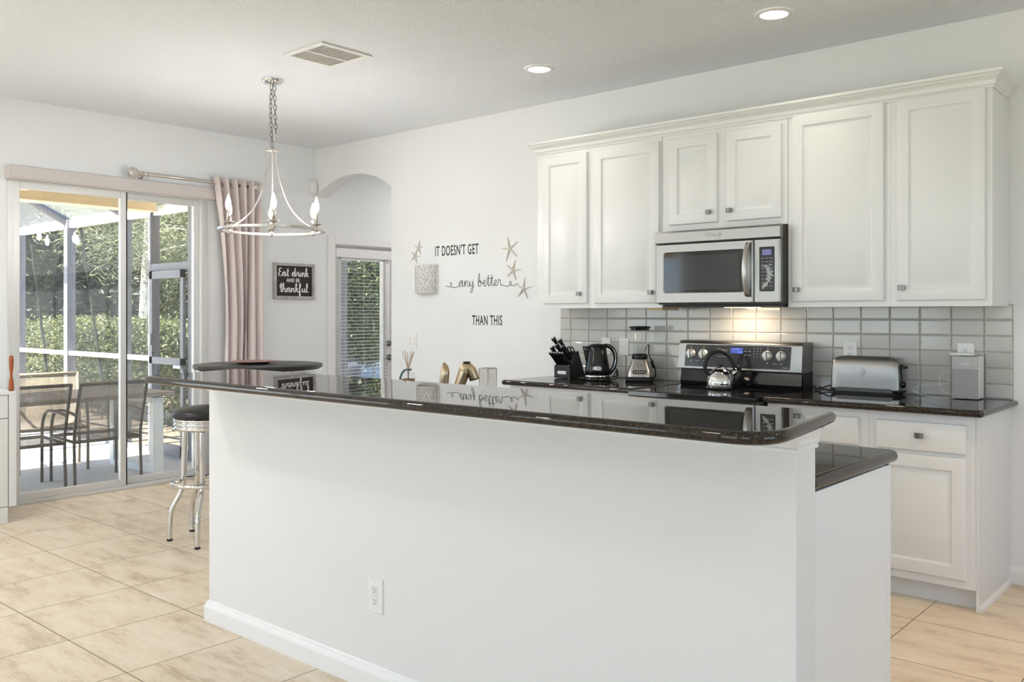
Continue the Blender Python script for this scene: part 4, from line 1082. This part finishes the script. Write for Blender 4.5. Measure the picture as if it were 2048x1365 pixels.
starfish('largest starfish on the wall, right of the top line of lettering', -4.398, 1.838, .098, 1.62+.2)
starfish('middle starfish of the three right of the lettering', -4.364, 1.676, .08, 1.3)
starfish('lowest starfish, at the right tip of the cursive line', -4.262, 1.536, .085, 1.45)
starfish('upper of the two small starfish above the wall sconce', -5.39, 1.890, .062, 1.4)
starfish('lower of the two small starfish, just above the wall sconce', -5.428, 1.826, .062, 1.2)
# pierced wall sconce
sn = thing('wall_sconce', 'white half-round ceramic wall sconce pierced with scrolls', 'sconce', (-5.29, YW, 1.635))
cxs, R0, zs0, zs1 = -5.285, .118, 1.520, 1.748
def half(r, z, d=0, n=24): return [(cxs+r*math.cos(PI+PI*k/n), YW-.0005+(.75*r)*math.sin(PI+PI*k/n), z) for k in range(n+1)]
b = B(sn); b.loops([half(R0-.006, zs0+.0), half(R0, zs0+.004), half(R0, zs1-.004), half(R0-.006, zs1), half(R0-.012, zs1), half(R0-.012, zs0)], False, False, True, closed=False); b.build('shell', m_ceramic)
b = B(sn); b.box(cxs+R0-.004, cxs+R0+.006, YW-.012, YW-.0005, zs0, zs1); b.box(cxs-R0-.006, cxs-R0+.004, YW-.012, YW-.0005, zs0, zs1); b.build('back_flange', m_ceramic)
def spt(u, v, d):    # u = angle about the sconce, v = height
    a = PI*1.5+u/R0; r = R0+.0002+d; return (cxs+r*math.cos(a), YW-.0005+.75*r*math.sin(a), v)
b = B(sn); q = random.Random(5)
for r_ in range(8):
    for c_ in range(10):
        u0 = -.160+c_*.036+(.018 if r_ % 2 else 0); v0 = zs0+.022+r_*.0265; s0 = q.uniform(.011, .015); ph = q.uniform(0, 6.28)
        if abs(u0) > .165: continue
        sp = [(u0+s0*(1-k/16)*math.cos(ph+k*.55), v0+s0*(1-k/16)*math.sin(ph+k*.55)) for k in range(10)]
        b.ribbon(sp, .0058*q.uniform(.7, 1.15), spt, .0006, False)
b.build('pierced_scrolls', mat('pierced_shadow', (.40, .395, .38), .8))  # grey strokes on the solid shell, painted for shade inside the piercings
# framed sign
fs = thing('framed_sign', 'black Eat drink AND BE thankful sign in a galvanised frame left of the garden door', 'sign', (XL, 4.786, 1.64))
y0, y1, z0, z1 = 4.567, 5.006-.004, 1.485, 1.806
b = B(fs)
for (a, c, u0, u1) in ((y0, y1, z0, z0+.026), (y0, y1, z1-.026, z1), (y0, y0+.026, z0+.026, z1-.026), (y1-.026, y1, z0+.026, z1-.026)): b.box(XL+.0005, XL+.028, a, c, u0, u1, .002)
b.build('frame', m_galv)
b = B(fs); b.box(XL+.0005, XL+.012, y0+.02, y1-.02, z0+.02, z1-.02); brd = b.build('board', m_chalk)
PX = lambda y, z: (lambda u, v, d: (XL+.012+d, y+u, z+v))
b = B(brd)
def lay(word, ya, yb, z, vs):
    st, w = script_word(word); k_ = (yb-ya)/w
    for s in st: b.ribbon([(x*k_, y*vs) for x, y in s], .0088, PX(ya, z), .001)
lay('Eat drink', 4.622, 4.945, 1.690, .036)
text_into(b, 'AND BE', .045, PX(4.775, 1.638), .001, .8, .0012)
lay('Thankful', 4.630, 4.940, 1.548, .036)
b.build('lettering', m_letterwhite)
# motion sensor
b = B(); R = lambda i, d: round_poly([(4.957+i, 2.45+i), (5.021-i, 2.45+i), (5.021-i, 2.572-i), (4.957+i, 2.572-i)], [.028-i, .028-i, .012-i*.6, .012-i*.6], 4)
ms = thing('motion_sensor', 'small white motion sensor high in the corner left of the arch', 'sensor', (XL, 4.99, 2.51)); b.bm.free()
b = B(ms); b.loops([[(XL+d, y, z) for y, z in R(i, d)] for i, d in ((0, .0005), (0, .03), (.006, .042), (.012, .046))], True, True, False); b.build('housing', m_plastic)
b = B(ms); b.box(XL+.040, XL+.0485, 4.974, 5.004, 2.476, 2.522, .002); b.build('lens', m_white)

# ------------------------------------------------------------------ ceiling fittings
def downlight(label, x, y):
    t = thing('recessed_light', label, 'light', (x, y, ZC), group='recessed ceiling lights')
    b = B(t); b.lathe([(.068, -.006), (.072, -.010), (.088, -.008), (.095, -.001), (.095, -.0005)], (x, y, ZC), 40, caps=False); b.build('trim_ring', m_trim)
    b = B(t); b.lathe([(.0005, -.0065), (.069, -.0065), (.069, -.002)], (x, y, ZC), 40); b.build('lens', m_lens)
    lamp('downlight', 'AREA', (x, y, ZC-.02), 1.7, (1, .90, .76), shape='DISK', size=.14, spread=2.0, aim=(0, 0, -1))
downlight('glowing round recessed ceiling light nearest the right of the picture', -1.968, 4.277)
downlight('glowing round recessed ceiling light further left, above the quote wall', -3.505, 4.28)
# out of frame: a warm kitchen downlight, then unseen lamps added to brighten the room
lamp('downlight', 'AREA', (-.4, 3.55, ZC-.02), 6.5, (1, .69, .40), shape='DISK', size=.14, spread=1.5, aim=(0, 0, -1))
for x, y in ((-4.4, .2), (-4.4, -1.8), (-5.6, 1.2)): lamp('downlight', 'AREA', (x, y, ZC-.02), 18, (1, .97, .93), shape='DISK', size=.14, aim=(0, 0, -1))  # added fill for the dining floor
lamp('downlight', 'AREA', (1.0, 3.2, ZC-.02), 6, (1, .80, .58), shape='DISK', size=.14, aim=(0, 0, -1))  # added to warm the island end and cabinet sides
for x, y in ((-2.0, .4), (.6, .4), (-1.2, -1.8), (1.2, -1.8)):
    lamp('downlight', 'AREA', (x, y, ZC-.02), 3, (1, .95, .88), shape='DISK', size=.14, aim=(0, 0, -1))
vt = thing('ceiling_vent', 'white louvred air return grille on the ceiling', 'vent', (-4.255, 3.243, ZC))
vx0, vx1, vy0, vy1 = -4.442, -4.066, 3.060, 3.422
b = B(vt); fw = .034
for (a, c, e, f) in ((vx0, vx1, vy0, vy0+fw), (vx0, vx1, vy1-fw, vy1), (vx0, vx0+fw, vy0+fw, vy1-fw), (vx1-fw, vx1, vy0+fw, vy1-fw)): b.box(a, c, e, f, ZC-.010, ZC-.0005, .003)
b.box(-4.262, -4.246, vy0+fw, vy1-fw, ZC-.010, ZC-.002); b.build('frame', m_trim)
b = B(vt); b.box(vx0+.03, vx1-.03, vy0+.03, vy1-.03, ZC-.0015, ZC-.0005); b.build('filter', mat('vent_filter', (.60, .56, .53), .9))
b = B(vt); n = 17
for i in range(n):
    y = vy0+fw+.006+i*(vy1-vy0-2*fw-.008)/(n-1)
    for a, c in ((vx0+fw, -4.262), (-4.246, vx1-fw)):
        b.box(a, c, y-.0092, y+.0092, ZC-.0058, ZC-.0043, rot=Matrix.Rotation(.28, 3, 'X'))
b.build('louvres', mat('vent_louvre', (.74, .71, .68), .5))

# ------------------------------------------------------------------ chandelier
hx_, hy_ = -4.975, 3.35
ch = thing('chandelier', 'brushed nickel ring chandelier with six lit candle bulbs on a chain', 'chandelier', (hx_, hy_, ZC))
b = B(ch); b.lathe([(.0005, -.045), (.012, -.043), (.018, -.032), (.05, -.028), (.066, -.016), (.07, -.004), (.07, -.0005)], (hx_, hy_, ZC), 36); b.build('canopy', m_chrome)
HZ = 2.41; RZ_ = 1.885; RR = .325
b = B(ch)
def link(c, w, h, ang, r=.0024):
    u = Vector((math.cos(ang), math.sin(ang), 0))
    b.tube([tuple(Vector(c)+u*(w*math.cos(k*PI/7))+Vector((0, 0, h*math.sin(k*PI/7)))) for k in range(14)], r, 6, closed=True)
z = ZC-.05; i = 0
while z > HZ+.04:
    off = .012*math.sin(i*.35); link((hx_+.754*(-.006-off*.4), hy_+.657*(-.006-off*.4), z), .0095, .019, i*PI/2+.5); z -= .0305; i += 1
z = ZC-.06; i = 0
while z > HZ+.12:
    link((hx_+.754*(.013+.001*i), hy_+.657*(.013+.001*i), z), .0095, .019, i*PI/2+1.1); z -= .0305; i += 1
b.build('chain', m_knob)
b = B(ch); b.tube(crs([(hx_, hy_, ZC-.04), (hx_+.01, hy_+.006, 2.65), (hx_+.004, hy_+.01, HZ)], 6), .0028, 6); b.build('wire', m_wcord)
b = B(ch); b.lathe([(.008, .035), (.012, .02), (.038, .016), (.04, .004), (.036, 0), (.0005, 0)], (hx_, hy_, HZ-.01), 28); b.build('hub', m_nickel)
aim = Vector((.829, -.559, 0))     # roughly towards the room
a0 = math.atan2(.657, .754)        # picture right
for k in range(3):
    a = a0+PI/2+.27+k*2*PI/3
    c, s = math.cos(a), math.sin(a)
    pr = crs([(.024, HZ), (.034, 2.30), (.068, 2.17), (.13, 2.035), (.21, 1.945), (.275, 1.905)], 6)
    b = B(ch); b.tube([(hx_+r*c, hy_+r*s, z) for r, z in pr], .0075, 8, flat=.5); b.build('arm', m_nickel)
b = B(ch); b.loops([[(hx_+r*math.cos(k*2*PI/72), hy_+r*math.sin(k*2*PI/72), z) for k in range(72)] for r, z in ((RR-.016, RZ_), (RR+.016, RZ_), (RR+.016, RZ_+.016), (RR-.016, RZ_+.016), (RR-.016, RZ_))], False, False); b.build('ring', m_nickel)
b = B(ch)
for k in range(3):
    a = a0+PI/2+.27+k*2*PI/3; c, s = math.cos(a), math.sin(a)
    b.box(hx_-.0, hx_+.0001, hy_, hy_+.0001, RZ_, RZ_+.0001); b.tube([(hx_+.268*c, hy_+.268*s, 1.905), (hx_+.315*c, hy_+.315*s, RZ_+.014)], .007, 8)
b.build('arm_bracket', m_nickel)
for k in range(6):
    a = a0+PI/6+.285+k*PI/3; x, y = hx_+(RR-.015)*math.cos(a), hy_+(RR-.015)*math.sin(a); z = RZ_+.016
    b = B(ch); b.lathe([(.008, -.026), (.012, -.02), (.012, -.002), (.01, .004), (.012, .012), (.026, .02), (.037, .022), (.037, .025), (.012, .025)], (x, y, z), 24); cd_ = b.build('candle_cup', m_nickel)
    b = B(cd_); b.lathe([(.0115, .024), (.0115, .098), (.009, .099)], (x, y, z), 16); b.build('candle_sleeve', m_nickel)
    b = B(cd_); b.lathe([(.006, .099), (.014, .112), (.0175, .128), (.0155, .148), (.009, .17), (.004, .188), (.0008, .196)], (x, y, z), 18); b.build('bulb', m_bulb)

# ------------------------------------------------------------------ pub table, plate, stool
px_, py_, pz_ = -4.995, 3.262, 1.03
pt = thing('pub_table', 'round black pub table with ribbed chrome edge behind the island', 'table', (px_, py_, 0))
b = B(pt); b.lathe([(.0005, -.024), (.395, -.024), (.402, -.020), (.402, -.003), (.399, 0), (.0005, 0)], (px_, py_, pz_), 80); b.build('tabletop', m_tabletop)
b = B(pt); pr = [(.375, -.024)]
for k in range(4):
    z = -.026-k*.020; pr += [(.384, z), (.390, z-.004), (.390, z-.012), (.384, z-.016), (.380, z-.018)]
pr += [(.372, -.104), (.36, -.104), (.36, -.024)]
b.lathe(pr, (px_, py_, pz_), 80, caps=False); b.build('chrome_band', m_chrome)
b = B(pt); b.tube([(px_, py_, .05), (px_, py_, pz_-.024)], .055, 28); b.build('pedestal', m_chrome)
b = B(pt); b.lathe([(.0005, 0), (.29, 0), (.30, .008), (.29, .02), (.12, .04), (.06, .06), (.0005, .06)], (px_, py_, 0), 48); b.build('foot', m_chrome)
b = B(); b.lathe([(.0005, .0), (.085, .0), (.09, .003), (.11, .012), (.150, .0165), (.152, .019), (.148, .0195), (.10, .0155), (.0005, .013)], (px_-.03, py_-.02, pz_), 56)
tag(b.build('charger_plate', m_plate), 'dark rose charger plate lying on the round black table', 'plate')
# bar stool
def st_pt(lat, dep, z, c=(-4.91, 2.837)):
    return (c[0]+.754*lat-.657*dep, c[1]+.657*lat+.754*dep, z)
sx_c, sy_c, _ = st_pt(0, 0, 0)
so = thing('bar_stool', 'chrome retro bar stool with black padded seat left of the island', 'stool', (sx_c, sy_c, 0))
b = B(so); b.lathe([(.0005, .735), (.178, .735), (.188, .742), (.190, .756), (.182, .772), (.15, .790), (.08, .80), (.0005, .802)], (sx_c, sy_c, 0), 56); b.build('seat', m_vinyl)
b = B(so); pr = [(.165, .735)]
for k in range(3):
    z = .733-k*.024; pr += [(.174, z), (.180, z-.005), (.180, z-.015), (.174, z-.02), (.170, z-.022)]
pr += [(.166, .66), (.15, .66)]
b.lathe(pr, (sx_c, sy_c, 0), 56, caps=False); b.build('chrome_band', m_chrome)
LEGS = [((-.112, -.02), (-.196, -.045)), ((.022, -.112), (.035, -.232)), ((-.075, .09), (-.145, .185)), ((.112, .03), (.2, .06))]
for (tl_, td_), (bl_, bd_) in LEGS:
    mx_, my_ = tl_*1.05, td_*1.05
    pth = crs([st_pt(tl_, td_, .665), st_pt(tl_*1.05, td_*1.05, .52), st_pt(tl_*1.12, td_*1.12, .345), st_pt(tl_*1.15+.15*(bl_-tl_), td_*1.15+.15*(bd_-td_), .28), st_pt(tl_+.85*(bl_-tl_), td_+.85*(bd_-td_), .19), st_pt(bl_*.99, bd_*.99, .12), st_pt(bl_, bd_, .0)], 6)
    b = B(so); b.tube(pth, [.017 if p[2] > .33 else .0145 for p in pth], 14); lg_ = b.build('leg', m_chrome)
    b = B(lg_); b.lathe([(.0155, 0), (.0165, .001), (.0165, .012), (.0155, .013)], (*st_pt(bl_, bd_, 0)[:2], 0), 16); b.build('foot_cap', m_blackmat)
b = B(so); b.tube([(sx_c+.185*math.cos(k*2*PI/56), sy_c+.185*math.sin(k*2*PI/56), .345) for k in range(56)], .0135, 12, closed=True)
for (tl_, td_), _b in LEGS:
    n_ = math.hypot(tl_, td_); b.tube([st_pt(tl_*1.1, td_*1.1, .345), st_pt(tl_/n_*.182, td_/n_*.182, .345)], .009, 8)
b.build('footrest_ring', m_chrome)

# ------------------------------------------------------------------ sideboard at the left edge
bf = -6.235
sb = thing('sideboard', 'white sideboard on short legs at the left edge by the sliding door', 'sideboard', (-6.47, 1.6, 0))
b = B(sb); b.box(XL+.02, bf-.02, .75, 2.265, .105, .828); b.build('carcass', m_white)
b = B(sb); b.box(XL+.02, bf, .75, 2.265, .828, .85, .002); b.build('top', m_white)
for a, c in ((.75, .775), (2.22, 2.265)):
    b = B(sb); b.box(bf-.02, bf, a, c, .105, .8275, .001); b.build('side_panel', m_white)
for a, c in ((.78, 1.49), (1.497, 2.215)):
    b = B(sb); b.box(bf-.02, bf-.002, a, c, .68, .824, .002); b.build('drawer', m_white)
    b = B(sb); b.box(bf-.02, bf-.002, a, c, .11, .674, .002); b.build('door', m_white)
for x in (bf-.05, XL+.06):
    for y in (.79, 2.19):
        b = B(sb); b.box(x-.03+.03, x+.045, y-.025, y+.025, 0, .105, .002); b.build('leg', m_white)
b = B(); oy, ox = 2.243, -6.262
b.lathe([(.0005, .0), (.0155, .0), (.016, .02), (.015, .06), (.0085, .09), (.0085, .12), (.013, .15), (.0145, .20), (.012, .228), (.0005, .232)], (ox, oy, .85), 24)
tag(b.build('wooden_candle_holder', m_orange), 'slim waisted orange brown wooden stick standing on the white sideboard', 'ornament')

# ================================================================== outdoors
PZ = -.13
b = B(); b.box(-14.2, XL-.145, -6, 4.75, PZ-.1, PZ); struct(b.build('floor_patio', m_concrete))
b = B(); b.box(-12.6, XL-.145, 6.35, 10.6, PZ-.1, PZ); b.box(-9.0, XL-.145, 4.75, 6.35, PZ-.1, PZ); struct(b.build('floor_side_patio', m_concrete))
b = B(); b.box(-60, 10, -40, 60, PZ-.3, PZ-.06); g_ = struct(b.build('ground', m_lawn))
b = B(); b.box(-15.5, -9.01, 4.76, 6.34, PZ-.055, PZ-.01); b.box(-15.5, -12.61, 6.34, 8.2, PZ-.055, PZ-.01); tag(b.build('mulch_bed', m_mulch), 'brown mulch bed under the hedge beyond the patio screen', 'mulch'); bpy.data.objects['mulch_bed']['kind'] = 'stuff'
b = B(); b.box(-25, -8.5, 10.65, 21, PZ-.1, PZ-.005); struct(b.build('floor_driveway', m_concrete))  # made-up pale slab giving the bright sunlit ground far beyond the garden door
# lanai roof
b = B(); b.box(-9.15, XL-.145, -6, 4.62, 2.58, 2.72); struct(b.build('ceiling_lanai', m_cream))
b = B(); b.box(-9.15, -8.95, -6, 4.62, 2.44, 2.58, .004); b.box(-9.17, -8.93, -6, 4.62, 2.425, 2.44); struct(b.build('beam_lanai', m_cream))
# screen enclosure
YS = 4.70
se = thing('screen_enclosure', 'dark framed insect screen enclosure round the patio', 'enclosure', (-10.5, YS, PZ))
posts = [(-8.32, .10), (-9.16, .05), (-9.80, .07), (-11.26, .10), (-12.80, .10)]
TB = 2.50
for x, w in posts:
    b = B(se); b.box(x-w/2, x+w/2, YS-.055, YS+.045, PZ, TB if x > -13 else TB); b.build('post', m_frame)
b = B(se); b.box(-14.0, -8.28, YS-.03, YS+.03, TB-.10, TB); b.build('top_beam', m_framew)
b = B(se); b.box(-14.0, -9.16, YS-.035, YS+.02, .85, .90); b.build('chair_rail', m_framew)
b = B(se); b.box(-14.0, -9.16, YS-.03, YS+.02, PZ, PZ+.05); b.build('bottom_rail', m_frame)
for x, w in posts[2:]:
    b = B(se); b.tube([(x, YS, TB-.05), (x-.5, YS-1.0, 3.15), (x-.5, YS-3.2, 3.3)], .05, 4); b.build('roof_beam', m_frame)
b = B(se); b.box(-14.0, -8.3, YS-1.05, YS-.97, 3.10, 3.2); b.build('purlin', m_frame)
b = B(se); b.faces([(-14, YS, PZ), (-8.3, YS, PZ), (-8.3, YS, TB), (-14, YS, TB)], [(0, 1, 2, 3)])
b.build('screen', m_net)
b = B(se); b.faces([(-14, YS, TB), (-9.4, YS, TB), (-9.4, YS-1.0, 3.15), (-14, YS-1, 3.15), (-9.4, YS-4, 3.3), (-14, YS-4, 3.3)], [(0, 1, 2, 3), (3, 2, 4, 5)]); b.build('roof_screen', m_netroof)
for x0, x1 in ((-12.66, -11.9), (-11.13, -10.32)):
    b = B(se); b.tube([(x0+(x1-x0)*k/12+.012*math.sin(k*2.1), YS+.07, TB-.1-k*(TB-.1-PZ-.02)/12) for k in range(13)], [.016+.006*math.sin(k*3.3) for k in range(13)], 7); b.build('brace_cable', m_vine)
# screen door within it
sdr = thing('screen_door', 'narrow aluminium screen door at the right of the patio screen', 'door', (-8.76, YS, PZ))
b = B(sdr); x0, x1 = -9.10, -8.40
for (a, c, u0, u1) in ((x0, x0+.06, PZ+.02, 1.80), (x1-.06, x1, PZ+.02, 1.80), (x0, x1, 1.72, 1.80), (x0, x1, PZ+.02, PZ+.14), (x0, x1, .83, .90)): b.box(a, c, YS-.09, YS-.06, u0, u1)
b.build('frame', m_frame)
b = B(sdr); b.box(x0+.005, x0+.05, YS-.11, YS-.09, 1.02, 1.14, .003); b.build('latch', m_alu)
b = B(sdr); b.box(x1-.15, x1-.01, YS-.12, YS-.09, .80, .83, .004); b.build('closer', m_chrome)
b = B(se); b.box(-9.16, -8.30, YS-.05, YS+.03, 1.81, 1.88); b.build('door_header', m_frame)

# patio table and chairs
ptb = thing('patio_table', 'patio dining table with weathered plank top and white U-shaped legs', 'table', (-8.32, 3.25, PZ), .06)
b = B(ptb, True); b.box(-.45, .45, -1.0, 1.0, .715, .755, .004); b.build('tabletop', m_patiotop)
for y in (-.86, .86):
    b = B(ptb, True)
    for x in (-.36, .36): b.box(x-.035, x+.035, y-.05, y+.05, .0, .70)
    b.box(-.33, .33, y-.05, y+.05, 0, .06); b.box(-.36, .36, y-.05, y+.05, .65, .714); b.build('leg', m_white)
def patio_chair(label, x, y, rz, fr, slm):
    """sling armchair facing local -X (towards the table)"""
    t = thing('patio_chair', label, 'chair', (x, y, PZ), rz, 'sling chairs round the patio table')
    w = .29; r = .014
    for s in (-1, 1):
        yy = s*w
        b = B(t, True); b.tube(crs([(.22, yy, 0), (.20, yy, .38), (.24, yy, .60), (.33, yy, .89)], 5), r, 8); b.build('back_leg', fr)
        b = B(t, True); b.tube(crs([(-.27, yy, 0), (-.27, yy, .38), (-.25, yy, .54), (-.17, yy, .625), (.0, yy, .64), (.23, yy, .62)], 6), r, 8); b.build('arm_leg', fr)
        b = B(t, True); b.tube([(-.27, yy, .40), (.205, yy, .385)], r, 8); b.build('seat_rail', fr)
    b = B(t, True); b.tube([(.33, -w, .885), (.33, w, .885)], r, 8); b.build('top_rail', fr)
    b = B(t, True); b.tube([(-.27, -w, .40), (-.27, w, .40)], r, 8); b.tube([(.2, -w, .385), (.2, w, .385)], r, 8); b.build('cross_rail', fr)
    sec = crs([(-.27, .41), (-.05, .385), (.12, .385), (.20, .43), (.25, .60), (.33, .885)], 6)
    b = B(t, True); b.loops([[(px, yy, pz) for px, pz in sec] for yy in (-w+.01, -w/2, 0, w/2, w-.01)], False, False, True, closed=False); b.build('sling', slm)
    return t
patio_chair('dark sling patio chair nearest the sliding door mullion, back to the room', -8.00, 3.58, .0, m_chairframe, m_sling)
patio_chair('dark sling patio chair at the left of the pane, back to the room', -8.02, 2.93, .0, m_chairframe, m_sling)
patio_chair('tan sling patio chair on the far side of the table facing in', -8.98, 3.56, PI-.25, m_chairframel, m_slinglight)
# round cushioned ottoman seen through the garden door
b = B(); b.lathe([(.0005, 0), (.32, 0), (.34, .03), (.34, .62), (.32, .68), (.28, .70), (.0005, .70)], (-11.25, 8.80, PZ), 40)
tag(b.build('outdoor_ottoman', mat('navy_cover', (.022, .022, .032), .8)), 'round dark blue covered ottoman outside the garden door', 'ottoman')
b = B(); b.box(-8.03, -7.97, 6.27, 6.35, PZ, 2.58)
struct(b.build('column_side_patio', m_frame))
b = B(); b.box(-9.0, XL-.145, 4.8, 7.6, 2.58, 2.7); struct(b.build('ceiling_side_patio', m_cream))

# ------------------------------------------------------------------ vegetation
def leaf_mesh(name, m, n, shape, size, seed, aspect=.45, droop=0.):
    """n separate leaves; shape(rng) gives a point"""
    q = random.Random(seed); vs = []; fs = []
    for i in range(n):
        c = shape(q)
        th = q.uniform(0, 2*PI); ph = q.uniform(-.6, 1.1)
        d = Vector((math.cos(th)*math.cos(ph), math.sin(th)*math.cos(ph), math.sin(ph)-droop)).normalized()
        s = d.cross(Vector((q.uniform(-1, 1), q.uniform(-1, 1), q.uniform(-1, 1)))).normalized()
        L = size*q.uniform(.6, 1.3); w = L*aspect/2; k = len(vs); c = Vector(c)
        vs += [c, c+d*L*.5+s*w, c+d*L, c+d*L*.5-s*w]; fs.append((k, k+1, k+2, k+3))
    me = bpy.data.meshes.new(name); me.from_pydata([tuple(v) for v in vs], [], fs); me.update(); me.materials.append(m)
    return me
def clusters(n, rx, ry, rz, zc, r, seed):
    q = random.Random(seed); C = []
    for i in range(n):
        while True:
            p = (q.uniform(-1, 1), q.uniform(-1, 1), q.uniform(-1, 1))
            if .15 < p[0]**2+p[1]**2+p[2]**2 < 1: break
        C.append((p[0]*rx, p[1]*ry, zc+p[2]*rz, r*q.uniform(.6, 1.3)))
    def f(g):
        c = C[g.randrange(n)]
        return (c[0]+g.gauss(0, c[3]*.5), c[1]+g.gauss(0, c[3]*.5), c[2]+g.gauss(0, c[3]*.38))
    return f
def add(name, me, parent):
    o = bpy.data.objects.new(name, me); COL.objects.link(o); o.parent = parent; return o
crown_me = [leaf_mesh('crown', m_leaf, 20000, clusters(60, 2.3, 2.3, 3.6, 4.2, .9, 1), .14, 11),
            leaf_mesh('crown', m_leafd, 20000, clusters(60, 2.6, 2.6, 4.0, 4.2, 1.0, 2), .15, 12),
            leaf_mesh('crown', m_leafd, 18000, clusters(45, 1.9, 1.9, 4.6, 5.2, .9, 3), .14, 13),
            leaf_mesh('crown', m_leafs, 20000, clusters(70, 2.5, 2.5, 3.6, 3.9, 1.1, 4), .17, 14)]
def trunk(parent, pts, r0, r1, m):
    P = crs(pts, 5); b = B(parent, True); b.tube(P, [r0+(r1-r0)*i/(len(P)-1) for i in range(len(P))], 10); return b.build('trunk', m)
def tree(label, x, y, s, v, rz):
    t = thing('woodland_tree', label, 'tree', (x, y, PZ-.06), rz, 'woodland trees behind the patio'); t.scale = (s, s, s)
    trunk(t, [(0, 0, 0), (.1, .05, 2.2), (0, .1, 5), (.1, 0, 8)], .17, .05, m_bark)
    add('crown', crown_me[v], t)
# direction fans out from the room, each at its own depth
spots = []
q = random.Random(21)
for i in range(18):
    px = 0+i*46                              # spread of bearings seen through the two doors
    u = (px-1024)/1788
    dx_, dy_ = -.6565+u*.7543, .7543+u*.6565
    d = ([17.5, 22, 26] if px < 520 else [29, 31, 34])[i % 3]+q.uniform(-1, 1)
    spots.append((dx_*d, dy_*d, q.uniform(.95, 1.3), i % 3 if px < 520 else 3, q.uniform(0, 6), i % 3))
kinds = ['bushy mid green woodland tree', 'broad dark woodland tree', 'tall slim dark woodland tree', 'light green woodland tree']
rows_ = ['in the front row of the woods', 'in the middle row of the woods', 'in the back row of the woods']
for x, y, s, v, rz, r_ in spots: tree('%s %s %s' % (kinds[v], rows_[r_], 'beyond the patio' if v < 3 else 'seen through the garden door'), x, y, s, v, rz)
def hedge(label, x0, x1, y, h, seed):
    t = thing('hedge_shrub', label, 'shrub', ((x0+x1)/2, y, PZ-.01), 0, 'shrubs of the hedge beyond the screen')
    hw = (x1-x0)/2-.02
    def f(g): return (g.uniform(-hw, hw), g.gauss(0, .28), abs(g.betavariate(2.2, 1.3))*h+.05*math.sin(9*g.random()))
    add('foliage', leaf_mesh('foliage', m_leafy, 11000, f, .05, seed, .5), t)
    b = B(t, True); qq = random.Random(seed)
    for k in range(6):
        a = qq.uniform(-hw*.7, hw*.7); b.tube([(a, 0, 0), (a+qq.uniform(-.1, .1), .05, h*.5), (a+qq.uniform(-.2, .2), 0, h*.85)], .014, 5)
    b.build('stems', m_bark)
wh = ['right end', 'middle right', 'middle', 'middle left', 'left end']
for i in range(5):
    hedge('leafy shrub at the %s of the trimmed hedge beyond the screen' % wh[i], -10.4-1.15*(i+1), -10.4-1.15*i, 6.0+.05*i, 1.36+.06*(i % 2), 40+i)
# pale trunked pine to the right of the mullion
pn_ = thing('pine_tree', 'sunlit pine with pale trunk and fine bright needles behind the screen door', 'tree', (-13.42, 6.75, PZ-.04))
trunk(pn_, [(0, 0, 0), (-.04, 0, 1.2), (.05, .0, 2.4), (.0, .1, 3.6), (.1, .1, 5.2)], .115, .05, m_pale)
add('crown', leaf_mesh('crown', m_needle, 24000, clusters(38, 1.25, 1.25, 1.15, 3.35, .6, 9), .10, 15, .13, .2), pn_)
b = B(pn_, True); qq = random.Random(8)
for k in range(9):
    z = 2.2+k*.25; a = qq.uniform(0, 6.28); L = qq.uniform(.7, 1.4); b.tube([(0, 0, z), (L*.5*math.cos(a), L*.5*math.sin(a), z+.15), (L*math.cos(a), L*math.sin(a), z+.1)], [.02, .014, .006], 5)
b.build('branches', m_pale)
# young trees with yellow green leaves
for (x, y, h, lb) in ((-14.7, 12.4, 1.75, 'taller yellow green shrub far beyond the garden door'), (-14.9, 7.9, 2.3, 'loose shrub behind the hedge left of the mullion')):
    t = thing('garden_bush', lb, 'bush', (x, y, PZ-.01))
    add('foliage', leaf_mesh('foliage', m_leafy, 6000, clusters(16, .55, .55, h*.38, h*.62, .35, int(abs(x*10))), .07, int(abs(x*7)), .42), t)
    trunk(t, [(0, 0, 0), (.03, .02, h*.4), (-.05, 0, h*.9)], .03, .01, m_bark)
